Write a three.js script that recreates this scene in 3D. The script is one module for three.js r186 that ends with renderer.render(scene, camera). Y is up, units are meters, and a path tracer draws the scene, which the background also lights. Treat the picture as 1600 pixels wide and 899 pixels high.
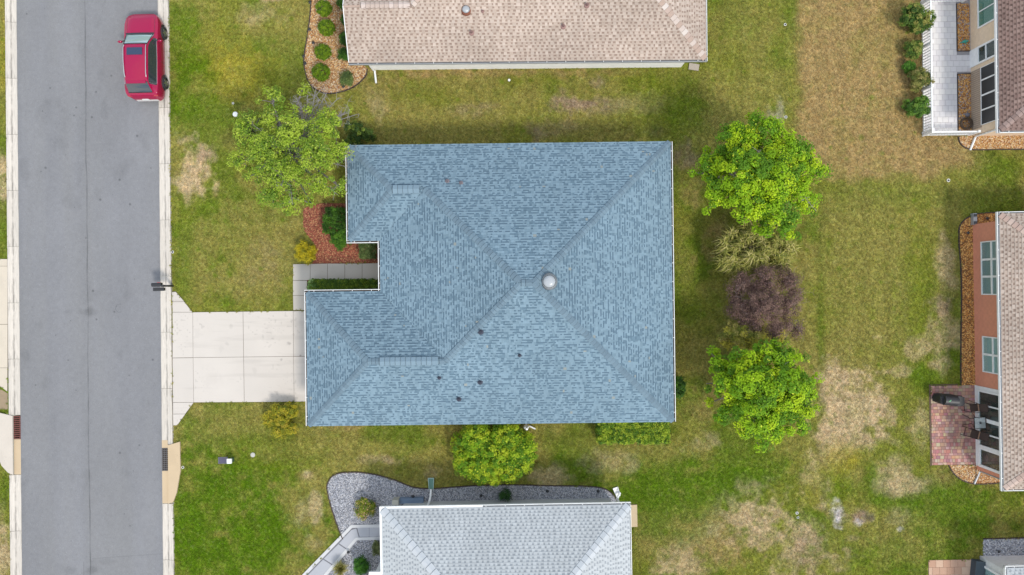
import * as THREE from 'three';
import { toCreasedNormals } from 'three/addons/utils/BufferGeometryUtils.js';

// ------------------------------------------------------------------ camera, sky, sun, exposure
const scene = new THREE.Scene();
const H = 37.2, F = 1067, CX = 800, CY = 449.5;         // flying height (m) and focal length of the survey picture
const camera = new THREE.PerspectiveCamera(2 * Math.atan(CY / F) * 180 / Math.PI, 1024 / 575, 0.5, 900);
camera.position.set(0, H, 0); camera.up.set(0, 0, -1); camera.lookAt(0, 0, 0);
const renderer = new THREE.WebGLRenderer({ antialias: true });
renderer.toneMapping = THREE.LinearToneMapping;
renderer.toneMappingExposure = 2.0;
renderer.shadowMap.enabled = true;
const SUN = new THREE.Vector3(0.45, 0.93, 0.6).normalize();
const sun = new THREE.DirectionalLight(new THREE.Color(1.0, 0.95, 0.87), 1.5);
sun.position.copy(SUN).multiplyScalar(80); sun.castShadow = true; sun.shadow.radius = 20;
sun.shadow.mapSize.set(4096, 4096);
Object.assign(sun.shadow.camera, { left: -45, right: 45, top: 45, bottom: -45, near: 1, far: 200 });
scene.add(sun);

// ------------------------------------------------------------------ noise and random numbers
function rng(seed) { let a = seed | 0; return () => { a = (a + 0x6d2b79f5) | 0; let t = Math.imul(a ^ (a >>> 15), 1 | a); t = (t + Math.imul(t ^ (t >>> 7), 61 | t)) ^ t; return ((t ^ (t >>> 14)) >>> 0) / 4294967296; }; }
function hash(x, y) { let h = Math.imul(x | 0, 374761393) + Math.imul(y | 0, 668265263) | 0; h = Math.imul(h ^ (h >>> 13), 1274126177); return ((h ^ (h >>> 16)) >>> 0) / 4294967296; }
function vnoise(x, y) {
  const xi = Math.floor(x), yi = Math.floor(y); let fx = x - xi, fy = y - yi;
  fx = fx * fx * (3 - 2 * fx); fy = fy * fy * (3 - 2 * fy);
  const a = hash(xi, yi), b = hash(xi + 1, yi), c = hash(xi, yi + 1), d = hash(xi + 1, yi + 1);
  return a + (b - a) * fx + (c - a) * fy + (a - b - c + d) * fx * fy;
}
function fbm(x, y, o = 4) { let s = 0, a = 0.5, t = 0; for (let i = 0; i < o; i++) { s += a * vnoise(x, y); t += a; a *= 0.5; x = x * 2.03 + 17.1; y = y * 2.03 + 9.7; } return s / t; }
const clamp = (v, a = 0, b = 1) => Math.min(b, Math.max(a, v));
const smooth = (a, b, v) => { const t = clamp((v - a) / (b - a)); return t * t * (3 - 2 * t); };
const lerp = (a, b, t) => a + (b - a) * t;
const mix3 = (a, b, t) => [lerp(a[0], b[0], t), lerp(a[1], b[1], t), lerp(a[2], b[2], t)];
const lin = (c) => { c /= 255; return c <= 0.04045 ? c / 12.92 : Math.pow((c + 0.055) / 1.055, 2.4); };
const toS = (v) => { v = clamp(v); return 255 * (v <= 0.0031308 ? 12.92 * v : 1.055 * Math.pow(v, 1 / 2.4) - 0.055); };
const K = 1.6;                                            // picture value of a level surface over its base colour
const S = (r, g, b, k = K) => [lin(r) / k, lin(g) / k, lin(b) / k];
const plan = (px, py, h = 0) => [(px - CX) * (H - h) / F, (py - CY) * (H - h) / F];   // surveyed point at height h -> metres (x, z)
const V = (x, y, z) => new THREE.Vector3(x, y, z);

// ------------------------------------------------------------------ the sky: thin bright overcast with a few soft breaks
{
  const w = 512, h = 256, d = new Float32Array(w * h * 4);
  for (let j = 0; j < h; j++) for (let i = 0; i < w; i++) {
    const th = (j + 0.5) / h * Math.PI - Math.PI / 2, ph = (i + 0.5) / w * Math.PI * 2;
    const y = Math.sin(th), cx = Math.cos(th) * Math.cos(ph), cz = Math.cos(th) * Math.sin(ph);
    const q = 2.2 / (Math.abs(y) + 0.35);
    const c = smooth(0.36, 0.62, fbm(cx * q + 31, cz * q + 17, 5));
    let col = mix3([0.33, 0.45, 0.62], [0.63, 0.635, 0.64], c); const hz = 1.18 - 0.2 * Math.abs(y); col = col.map((v) => v * hz);
    if (y < 0) col = [0.2, 0.2, 0.17];
    const o = (j * w + i) * 4; d[o] = col[0]; d[o + 1] = col[1]; d[o + 2] = col[2]; d[o + 3] = 1;
  }
  const t = new THREE.DataTexture(d, w, h, THREE.RGBAFormat, THREE.FloatType);
  t.mapping = THREE.EquirectangularReflectionMapping; t.magFilter = t.minFilter = THREE.LinearFilter; t.needsUpdate = true;
  scene.background = t; scene.environment = t;
}

// ------------------------------------------------------------------ textures and materials
function tex(w, h, fn, srgb = true) {
  const d = new Uint8Array(w * h * 4);
  for (let j = 0; j < h; j++) for (let i = 0; i < w; i++) {
    const c = fn(i, j), o = (j * w + i) * 4;
    for (let k = 0; k < 3; k++) d[o + k] = srgb ? toS(c[k]) : clamp(c[k]) * 255;
    d[o + 3] = 255;
  }
  const t = new THREE.DataTexture(d, w, h); t.wrapS = t.wrapT = THREE.RepeatWrapping; t.magFilter = THREE.LinearFilter; t.minFilter = THREE.LinearMipmapLinearFilter; t.generateMipmaps = true;
  if (srgb) t.colorSpace = THREE.SRGBColorSpace; t.needsUpdate = true; return t;
}
// wrapped noise so that the small tiles repeat without a seam
function tnoise(u, v, n, o = 4) { let s = 0, a = 0.5, t = 0; for (let k = 0; k < o; k++) { const x = u * n, y = v * n, xi = Math.floor(x), yi = Math.floor(y); let fx = x - xi, fy = y - yi; fx = fx * fx * (3 - 2 * fx); fy = fy * fy * (3 - 2 * fy);
  const m = (q) => ((q % n) + n) % n, g = (p, q) => hash(m(p) + n * 131, m(q) + n * 37), A = g(xi, yi), B = g(xi + 1, yi), C = g(xi, yi + 1), D = g(xi + 1, yi + 1);
  s += a * (A + (B - A) * fx + (C - A) * fy + (A - B - C + D) * fx * fy); t += a; a *= 0.55; n *= 2; } return s / t; }
const T = {
  grain: tex(256, 256, (i, j) => { const v = 0.74 + 0.2 * tnoise(i / 256, j / 256, 8, 5) + 0.06 * hash(i, j); return [v, v, v]; }),
  stucco: tex(256, 256, (i, j) => { const v = tnoise(i / 256, j / 256, 32, 3); return [v, v, v]; }, false),
  concrete: tex(512, 512, (i, j) => { const n = tnoise(i / 512, j / 512, 5, 6), s = tnoise(i / 512, j / 512, 3, 3), g = hash(i, j); const v = 0.86 + 0.10 * n + 0.05 * (g - 0.5) - 0.05 * smooth(0.66, 0.85, s) - 0.12 * smooth(0.80, 0.9, tnoise(i / 512, j / 512, 40, 2)); return [v, v * 0.995, v * 0.985]; }),
};
const rep = (t, metres) => { const c = t.clone(); c.repeat.set(1 / metres, 1 / metres); c.needsUpdate = true; return c; };
const TG = rep(T.grain, 1.1), TC = rep(T.concrete, 3.1), TS = rep(T.stucco, 0.9);
const mat = (c, o = {}) => new THREE.MeshPhysicalMaterial({ color: new THREE.Color().setRGB(...c), roughness: 0.85, metalness: 0, ...o });
const VC = (o = {}) => new THREE.MeshPhysicalMaterial({ vertexColors: true, roughness: 0.9, ...o });
const M = {
  shingle: VC({ roughness: 0.95, specularIntensity: 0.3 }), cap: VC({ roughness: 0.95 }),
  leaf: VC({ roughness: 0.6, transmission: 0.3, specularIntensity: 0.35 }), bark: VC({ roughness: 0.95, map: TG }),
  white: mat([0.84, 0.84, 0.83], { roughness: 0.5, map: TG }), whiteWall: mat([0.93, 0.91, 0.87], { map: TG, bumpMap: TS, bumpScale: 0.004 }),
  concrete: VC({ map: TC, roughness: 0.92 }), soil: VC({ map: TG, roughness: 1 }),
  black: mat([0.02, 0.02, 0.022], { roughness: 0.45 }), rubber: mat([0.025, 0.025, 0.027], { roughness: 0.8 }),
  dark: mat([0.05, 0.05, 0.055], { roughness: 0.6 }), debris: mat([0.10, 0.075, 0.06], { roughness: 1, map: TG }),
  edging: mat([0.055, 0.038, 0.032], { roughness: 0.9, map: TG }),
  glass: mat([0.9, 0.96, 0.95], { roughness: 0.03, transmission: 1, thickness: 0 }),
  screen: mat([0.012, 0.014, 0.016], { roughness: 0.55 }), blind: mat([0.27, 0.32, 0.34], { roughness: 0.8 }), blindPale: mat([0.38, 0.45, 0.46], { roughness: 0.8 }),
  greenBlind: mat([0.12, 0.24, 0.19], { roughness: 0.8 }), room: mat([0.03, 0.035, 0.03], { roughness: 0.9 }),
  guard: mat([0.2, 0.2, 0.21], { roughness: 0.9, map: TG }), steel: mat([0.5, 0.5, 0.5], { roughness: 0.3, metalness: 0.9 }), galv: mat([0.42, 0.43, 0.44], { roughness: 0.5, metalness: 0.4, map: TG }),
};

// ------------------------------------------------------------------ geometry collector
class Geo {
  constructor() { this.p = []; this.c = []; this.uv = []; }
  tri(a, b, c, col = [1, 1, 1]) {
    const ux = b[0] - a[0], uy = b[1] - a[1], uz = b[2] - a[2], vx = c[0] - a[0], vy = c[1] - a[1], vz = c[2] - a[2];
    const nx = Math.abs(uy * vz - uz * vy), ny = Math.abs(uz * vx - ux * vz), nz = Math.abs(ux * vy - uy * vx);
    for (const q of [a, b, c]) {
      this.p.push(q[0], q[1], q[2]); this.c.push(col[0], col[1], col[2]);
      if (ny >= nx && ny >= nz) this.uv.push(q[0], -q[2]); else if (nx >= nz) this.uv.push(q[2], q[1]); else this.uv.push(q[0], q[1]);
    }
    return this;
  }
  quad(a, b, c, d, col) { return this.tri(a, b, c, col).tri(a, c, d, col); }
  up(a, b, c, d, col) {        // a quad wound so that it faces up
    const ny = (b[2] - a[2]) * (c[0] - a[0]) - (b[0] - a[0]) * (c[2] - a[2]) + (c[2] - a[2]) * (d[0] - a[0]) - (c[0] - a[0]) * (d[2] - a[2]);
    return ny >= 0 ? this.quad(a, b, c, d, col) : this.quad(d, c, b, a, col);
  }
  box(x, y, z, sx, sy, sz, col, ry = 0) {
    const c = Math.cos(ry), s = Math.sin(ry), P = (i, j, k) => { const lx = i * sx / 2, lz = k * sz / 2; return [x + lx * c + lz * s, y + j * sy / 2, z - lx * s + lz * c]; };
    const [a, b, d, e, f, g, h, i] = [P(-1, -1, -1), P(1, -1, -1), P(1, -1, 1), P(-1, -1, 1), P(-1, 1, -1), P(1, 1, -1), P(1, 1, 1), P(-1, 1, 1)];
    this.quad(f, i, h, g, col).quad(a, b, d, e, col).quad(e, d, h, i, col).quad(b, a, f, g, col).quad(d, b, g, h, col).quad(a, e, i, f, col); return this;
  }
  bar(a, b, w, h, col) {       // a square bar from a to b
    const A = V(...a), B = V(...b), d = B.clone().sub(A).normalize(); let s = new THREE.Vector3().crossVectors(d, V(0, 1, 0)); if (s.length() < 1e-3) s = V(1, 0, 0); s.normalize();
    const u = new THREE.Vector3().crossVectors(s, d), P = (q, i, j) => [q.x + s.x * i * w / 2 + u.x * j * h / 2, q.y + s.y * i * w / 2 + u.y * j * h / 2, q.z + s.z * i * w / 2 + u.z * j * h / 2];
    const a0 = P(A, -1, -1), a1 = P(A, 1, -1), a2 = P(A, 1, 1), a3 = P(A, -1, 1), b0 = P(B, -1, -1), b1 = P(B, 1, -1), b2 = P(B, 1, 1), b3 = P(B, -1, 1);
    return this.quad(a3, a2, a1, a0, col).quad(b0, b1, b2, b3, col).quad(a0, a1, b1, b0, col).quad(a1, a2, b2, b1, col).quad(a2, a3, b3, b2, col).quad(a3, a0, b0, b3, col);
  }
  tube(pts, rad, n = 6, col) {
    let prev = null, ref = V(0.3, 0.2, 0.9);
    for (let i = 0; i < pts.length; i++) {
      const a = V(...pts[Math.max(0, i - 1)]), b = V(...pts[Math.min(pts.length - 1, i + 1)]), d = b.sub(a).normalize();
      const s = new THREE.Vector3().crossVectors(d, ref).normalize(), u = new THREE.Vector3().crossVectors(s, d), ring = [], r = Array.isArray(rad) ? rad[i] : rad;
      for (let k = 0; k < n; k++) { const t = k / n * Math.PI * 2, c = Math.cos(t) * r, q = Math.sin(t) * r; ring.push([pts[i][0] + s.x * c + u.x * q, pts[i][1] + s.y * c + u.y * q, pts[i][2] + s.z * c + u.z * q]); }
      if (prev) for (let k = 0; k < n; k++) this.quad(prev[k], prev[(k + 1) % n], ring[(k + 1) % n], ring[k], col);
      else if (r > 0.004) for (let k = 1; k < n - 1; k++) this.tri(ring[0], ring[k], ring[k + 1], col);
      prev = ring;
    }
    for (let k = 1; k < n - 1; k++) this.tri(prev[0], prev[k + 1], prev[k], col);
    return this;
  }
  slab(pts, y0, y1, col, sides = true) {     // polygon (x, z) with thickness
    const c = pts.map((q) => new THREE.Vector2(q[0], q[1]));
    for (const [i, j, k] of THREE.ShapeUtils.triangulateShape(c, [])) {
      const A = [pts[i][0], y1, pts[i][1]], B = [pts[j][0], y1, pts[j][1]], D = [pts[k][0], y1, pts[k][1]];
      ((B[2] - A[2]) * (D[0] - A[0]) - (B[0] - A[0]) * (D[2] - A[2]) > 0) ? this.tri(A, B, D, col) : this.tri(A, D, B, col);
    }
    if (sides) for (let i = 0; i < pts.length; i++) { const a = pts[i], b = pts[(i + 1) % pts.length]; this.quad([a[0], y0, a[1]], [b[0], y0, b[1]], [b[0], y1, b[1]], [a[0], y1, a[1]], col); }
    return this;
  }
  ribbon(pts, w, y0, y1, col) {              // a low edging along a polyline of (x, z)
    const L = [], R = [];
    for (let i = 0; i < pts.length; i++) { const a = pts[Math.max(0, i - 1)], b = pts[Math.min(pts.length - 1, i + 1)]; let dx = b[0] - a[0], dz = b[1] - a[1]; const l = Math.hypot(dx, dz) || 1; dx /= l; dz /= l; L.push([pts[i][0] - dz * w / 2, pts[i][1] + dx * w / 2]); R.push([pts[i][0] + dz * w / 2, pts[i][1] - dx * w / 2]); }
    for (let i = 0; i + 1 < pts.length; i++) {
      const q = (p, y) => [p[0], y, p[1]];
      this.up(q(L[i], y1), q(L[i + 1], y1), q(R[i + 1], y1), q(R[i], y1), col).quad(q(L[i], y0), q(L[i + 1], y0), q(L[i + 1], y1), q(L[i], y1), col).quad(q(R[i + 1], y0), q(R[i], y0), q(R[i], y1), q(R[i + 1], y1), col);
    }
    return this;
  }
  get n() { return this.p.length / 9; }
  build(crease = 0) {
    let g = new THREE.BufferGeometry();
    g.setAttribute('position', new THREE.Float32BufferAttribute(this.p, 3)); g.setAttribute('color', new THREE.Float32BufferAttribute(this.c, 3)); g.setAttribute('uv', new THREE.Float32BufferAttribute(this.uv, 2));
    g.computeVertexNormals(); if (crease) g = toCreasedNormals(g, crease); return g;
  }
}
const taken = new Map();
function numbered(n) { const k = taken.get(n) || 0; taken.set(n, k + 1); return k ? n + '_' + String(k).padStart(3, '0') : n; }
function mesh(name, geo, m, parent, crease = 0) {
  const o = new THREE.Mesh(geo instanceof Geo ? geo.build(crease) : geo, m); o.name = name; o.castShadow = o.receiveShadow = true; parent.add(o); return o;
}
function thing(name, label, category, pos = [0, 0, 0], turn = 0, group) {
  const o = new THREE.Group(); o.name = numbered(name); o.position.set(...pos); o.rotation.y = turn; o.userData = { label, category }; if (group) o.userData.group = group; scene.add(o); return o;
}
function single(name, geo, m, label, category, group, crease = 0) { const o = mesh(numbered(name), geo, m, scene, crease); o.userData = { label, category }; if (group) o.userData.group = group; return o; }
function struct(name, geo, m) { const o = mesh(numbered(name), geo, m, scene); o.userData = { kind: 'structure' }; return o; }
function structGroup(name) { const o = new THREE.Group(); o.name = numbered(name); o.userData = { kind: 'structure' }; scene.add(o); return o; }
function part(name, parent) { const o = new THREE.Group(); o.name = name; parent.add(o); return o; }
function curve(pts, n = 8, closed = true) { const c = new THREE.CatmullRomCurve3(pts.map((q) => V(q[0], 0, q[1])), closed, 'centripetal'); return c.getPoints(pts.length * n).slice(0, closed ? -1 : undefined).map((v) => [v.x, v.z]); }
function inside(pts, x, z) { let r = false; for (let i = 0, j = pts.length - 1; i < pts.length; j = i++) { const a = pts[i], b = pts[j]; if ((a[1] > z) !== (b[1] > z) && x < (b[0] - a[0]) * (z - a[1]) / (b[1] - a[1]) + a[0]) r = !r; } return r; }
const noGrass = [];                                     // outlines that no grass grows in
const keepOff = (pts) => { noGrass.push(pts); return pts; };
const turned = (th, x, z) => [x * Math.cos(th) + z * Math.sin(th), -x * Math.sin(th) + z * Math.cos(th)];

// ------------------------------------------------------------------ lawn: what grows where (patches of turf, dead thatch, bare sand)
const LT = (r, g, b) => S(r, g, b, 1.16), LC = { green: LT(112, 124, 30), olive: LT(144, 136, 70), deep: LT(84, 114, 12), yellow: LT(158, 146, 50), tan: LT(196, 172, 134), brown: LT(168, 141, 94), mauve: LT(158, 134, 112), sand: LT(206, 198, 196), dark: LT(92, 84, 72), weed: LT(96, 120, 20) };
// [x, y, half width, half height, kind, strength] in survey units
const PATCH = [
  [385, 110, 65, 45, 'yellow', .7], [330, 70, 40, 50, 'yellow', .35], [300, 265, 30, 42, 'tan', .9], [320, 245, 25, 20, 'tan', .7], [405, 25, 40, 22, 'tan', .45], [380, 390, 95, 85, 'olive', .8], [420, 420, 50, 40, 'mauve', .25], [330, 440, 60, 35, 'olive', .6], [440, 60, 45, 70, 'olive', .5],
  [4, 290, 9, 40, 'tan', .8], [418, -4, 17, 8, 'tan', 1], [418, -6, 12, 7, 'brown', 1], [4, 90, 9, 60, 'yellow', .5], [4, 850, 12, 45, 'tan', .8], [8, 770, 8, 30, 'deep', .6],
  [295, 50, 36, 90, 'deep', .75], [300, 165, 40, 50, 'deep', .7], [450, 120, 44, 40, 'deep', .5], [1100, 745, 150, 46, 'deep', .75], [420, 870, 100, 50, 'deep', .8], [1390, 775, 60, 34, 'deep', .6], [1050, 145, 70, 36, 'deep', .45], [1420, 306, 130, 24, 'deep', .5], [1435, 560, 30, 60, 'deep', .55], [1560, 735, 60, 24, 'deep', .7], [285, 330, 16, 60, 'deep', .5], [285, 440, 16, 40, 'deep', .5], [880, 740, 60, 20, 'deep', .5],
  [370, 780, 120, 130, 'deep', 1], [300, 860, 90, 60, 'deep', .6], [440, 700, 70, 45, 'green', .5], [350, 662, 100, 22, 'olive', .75], [300, 665, 20, 25, 'deep', .6], [480, 745, 14, 10, 'tan', .7], [492, 790, 10, 35, 'tan', .65], [470, 800, 20, 26, 'tan', .4], [490, 850, 18, 16, 'tan', .5], [560, 700, 150, 20, 'olive', .6], [600, 718, 40, 8, 'tan', .6], [700, 735, 60, 16, 'olive', .7], [675, 740, 14, 14, 'tan', .5], [540, 665, 60, 8, 'brown', .5], [860, 745, 30, 14, 'tan', .6], [640, 685, 60, 12, 'deep', .3],
  [700, 175, 190, 60, 'olive', .75], [930, 163, 62, 14, 'mauve', .95], [1000, 160, 45, 16, 'tan', .4], [935, 128, 16, 14, 'mauve', .6], [830, 113, 270, 9, 'brown', .65], [610, 135, 50, 40, 'brown', .35], [640, 118, 60, 8, 'brown', .7], [590, 165, 16, 30, 'tan', .4], [850, 200, 60, 14, 'mauve', .35], [740, 172, 40, 10, 'mauve', .4], [840, 210, 12, 16, 'mauve', .5], [1020, 205, 14, 10, 'dark', .6], [660, 150, 60, 18, 'green', .6], [1030, 150, 80, 60, 'green', .6], [520, 90, 14, 60, 'olive', .5], [1170, 80, 60, 90, 'olive', .45], [1150, 30, 40, 50, 'deep', .35],
  [1215, 190, 14, 22, 'sand', .35], [1075, 250, 18, 20, 'mauve', .6], [1085, 300, 20, 40, 'brown', .5], [1070, 400, 16, 90, 'olive', .5], [1120, 380, 30, 40, 'brown', .6], [1100, 640, 34, 26, 'brown', .55], [1110, 690, 24, 16, 'tan', .5], [1140, 300, 26, 30, 'brown', .5],
  [1510, 290, 90, 30, 'olive', .5], [1560, 265, 50, 20, 'deep', .35], [1380, 400, 130, 130, 'olive', .72], [1340, 480, 90, 120, 'olive', .5], [1440, 430, 22, 120, 'green', .7], [1478, 395, 14, 40, 'tan', .65], [1472, 475, 16, 14, 'mauve', .7], [1480, 525, 26, 26, 'tan', .7], [1428, 545, 16, 16, 'tan', .5], [1476, 565, 14, 20, 'tan', .7], [1410, 585, 16, 14, 'tan', .6], [1283, 520, 7, 90, 'deep', .6], [1260, 430, 14, 60, 'olive', .8],
  [1335, 640, 62, 66, 'tan', 1], [1310, 588, 40, 26, 'tan', .8], [1300, 690, 30, 40, 'tan', .75], [1345, 690, 50, 24, 'tan', .7], [1375, 610, 26, 26, 'tan', .5], [1270, 735, 22, 30, 'tan', .6], [1395, 735, 30, 36, 'tan', .65], [1412, 762, 36, 18, 'tan', .8], [1440, 660, 20, 40, 'tan', .45], [1325, 720, 36, 26, 'yellow', .75], [1300, 770, 50, 30, 'yellow', .4], [1355, 735, 12, 16, 'deep', .7], [1325, 760, 40, 26, 'deep', .55], [1340, 640, 18, 20, 'green', .5], [1400, 700, 22, 16, 'green', .6], [1475, 745, 26, 16, 'brown', .5],
  [1490, 800, 120, 46, 'deep', .75], [1560, 790, 60, 40, 'deep', .6], [1400, 860, 80, 40, 'deep', .5], [1180, 815, 66, 52, 'tan', .95], [1120, 850, 90, 60, 'brown', .6], [1240, 850, 60, 60, 'tan', .6], [1060, 880, 50, 26, 'tan', .65], [1270, 870, 40, 40, 'mauve', .5], [1300, 880, 20, 22, 'tan', .5], [1050, 765, 100, 60, 'deep', .75], [1150, 730, 60, 50, 'deep', .5], [1035, 700, 30, 24, 'olive', .8], [960, 720, 40, 20, 'tan', .45], [1100, 700, 30, 16, 'tan', .5],
  [1310, 812, 10, 22, 'sand', 1], [1345, 808, 34, 13, 'mauve', .95], [1362, 806, 12, 10, 'dark', .7], [1340, 818, 9, 8, 'sand', .7], [1406, 828, 9, 6, 'sand', .9], [1330, 842, 14, 7, 'mauve', .6], [1400, 810, 30, 20, 'tan', .4], [302, 262, 30, 40, 'tan', .95], [322, 245, 22, 18, 'mauve', .6], [1335, 632, 52, 52, 'tan', .6], [1185, 812, 50, 40, 'tan', .6], [1412, 760, 30, 16, 'tan', .6],
];
function lawnAt(x, z) {
  const gx = CX + x * F / H, gy = CY + z * F / H;
  const n1 = fbm(x * 0.23, z * 0.23, 4), n2 = fbm(x * 0.9 + 40, z * 0.9, 3), n3 = fbm(x * 3.1, z * 3.1 + 70, 3);
  let c = mix3(LC.green, LC.olive, 0.35 + 0.65 * smooth(0.34, 0.66, n1 * 0.6 + n2 * 0.4));
  c = mix3(c, LC.deep, 0.6 * smooth(0.52, 0.7, fbm(x * 0.31 + 90, z * 0.31 + 5, 3)));
  const wx = (fbm(x * 0.75, z * 0.75 + 300, 4) - 0.5), wz = (fbm(x * 2.6 + 200, z * 2.6, 3) - 0.5);
  for (const [px, py, rx, ry, k, s] of PATCH) {
    const dx = (gx - px) / rx, dy = (gy - py) / ry; if (Math.abs(dx) > 1.9 || Math.abs(dy) > 1.9) continue;
    const d = Math.sqrt(dx * dx + dy * dy) + wx * 1.9 + wz * 1.3;
    const live = k === 'deep' || k === 'green' || k === 'olive' || k === 'yellow'; c = mix3(c, LC[k], s * (live ? smooth(1.5, 0.2, d) * clamp(0.5 + 0.9 * n3) : smooth(1.35, 0.2, d) * clamp(0.05 + 1.8 * n3 * (0.6 + 0.8 * n2))));
  }
  // the unwatered yard in the north-east, cut off along straight mowing lines
  const ex = smooth(1232, 1262, gx + wx * 26 + wz * 14) * smooth(288, 262, gy + wx * 20 + wz * 16 + smooth(1440, 1500, gx) * 14) * smooth(1560, 1490, gx + wx * 40);
  if (ex > 0) c = mix3(c, mix3(LC.brown, LC.olive, 0.32 * smooth(0.46, 0.72, n2) + 0.15 * smooth(0.5, 0.7, n3)), ex * 0.95);
  // scattered tufts of coarser weed, and the fleck of live and dead blades
  const ci = Math.floor(x / 1.3), cj = Math.floor(z / 1.3);
  for (let a = -1; a <= 1; a++) for (let b = -1; b <= 1; b++) { const i = ci + a, j = cj + b; if (hash(i * 3 + 7, j) > 0.3) continue; const d = Math.hypot(x - (i + hash(i, j + 50)) * 1.3, z - (j + hash(i + 90, j)) * 1.3) + (n3 - 0.5) * 0.16; c = mix3(c, LC.weed, 0.6 * smooth(0.1 + 0.16 * hash(j, i), 0.03, d)); }
  const f1 = vnoise(x * 6.3 + 11, z * 6.3), f2 = vnoise(x * 13.7, z * 13.7 + 31), f3 = vnoise(x * 4.1 + 60, z * 4.1 + 8);
  c = mix3(c, LC.tan, 0.10 * smooth(0.62, 0.95, f2)); c = mix3(c, LC.deep, 0.18 * smooth(0.6, 0.95, f3));
  const mow = gx > 1235 ? 0.05 * Math.sin((gx + wx * 14) * 0.185) : gy < 225 && gx > 560 ? 0.045 * Math.sin((gx + wx * 14) * 0.21) : 0.03 * Math.sin((gy + wx * 16) * 0.2), g = 1 + mow + 0.16 * (f1 - 0.5) + 0.3 * (f2 - 0.5); return [c[0] * g, c[1] * g, c[2] * g];
}
const LAWN = [-35, -23, 35, 23];
{
  const lo = -27.5, ro = -18.52, at = (x, z, y) => { const [a, b] = turned(0.0095, x, z); return [a, y, b]; };      // the street runs between these two lines
  const far = new Geo(); far.up(at(-400, -400, -0.03), at(lo, -400, -0.03), at(lo, 400, -0.03), at(-400, 400, -0.03)).up(at(ro, -400, -0.03), at(400, -400, -0.03), at(400, 400, -0.03), at(ro, 400, -0.03)).up(at(lo, -400, -0.03), at(ro, -400, -0.03), at(ro, -24, -0.03), at(lo, -24, -0.03)).up(at(lo, 24, -0.03), at(ro, 24, -0.03), at(ro, 400, -0.03), at(lo, 400, -0.03));
  const t = tex(512, 512, (i, j) => { const u = i / 512, v = j / 512, c = mix3(LC.green, LC.olive, smooth(0.35, 0.65, tnoise(u, v, 4, 6))), g = 0.8 + 0.4 * tnoise(u, v, 128, 2); return c.map((q) => q * g); });
  t.repeat.set(1 / 14, 1 / 14);
  struct('ground', far, mat([1, 1, 1], { map: t, roughness: 1 }));
  const w = 2048, h = 1344, [x0, z0, x1, z1] = LAWN;
  const lt = tex(w, h, (i, j) => {
    const x = lerp(x0, x1, (i + 0.5) / w), z = lerp(z1, z0, (j + 0.5) / h), c = lawnAt(x, z);
    const g = 0.7 + 0.55 * hash(i, j); return [c[0] * g, c[1] * g, c[2] * g];
  });
  const e = (x, z) => [x + 0.0095 * z, 0, z], g = new Geo(); g.up([x0, 0, z0], e(lo, z0), e(lo, z1), [x0, 0, z1]).up(e(ro, z0), [x1, 0, z0], [x1, 0, z1], e(ro, z1)); const b = g.build();
  for (let i = 0; i < b.attributes.uv.count; i++) b.attributes.uv.setXY(i, (b.attributes.position.getX(i) - x0) / (x1 - x0), (z1 - b.attributes.position.getZ(i)) / (z1 - z0));
  lt.wrapS = lt.wrapT = THREE.ClampToEdgeWrapping;
  struct('lawn', b, mat([1, 1, 1], { map: lt, roughness: 1, specularIntensity: 0.2 }));
}

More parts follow.
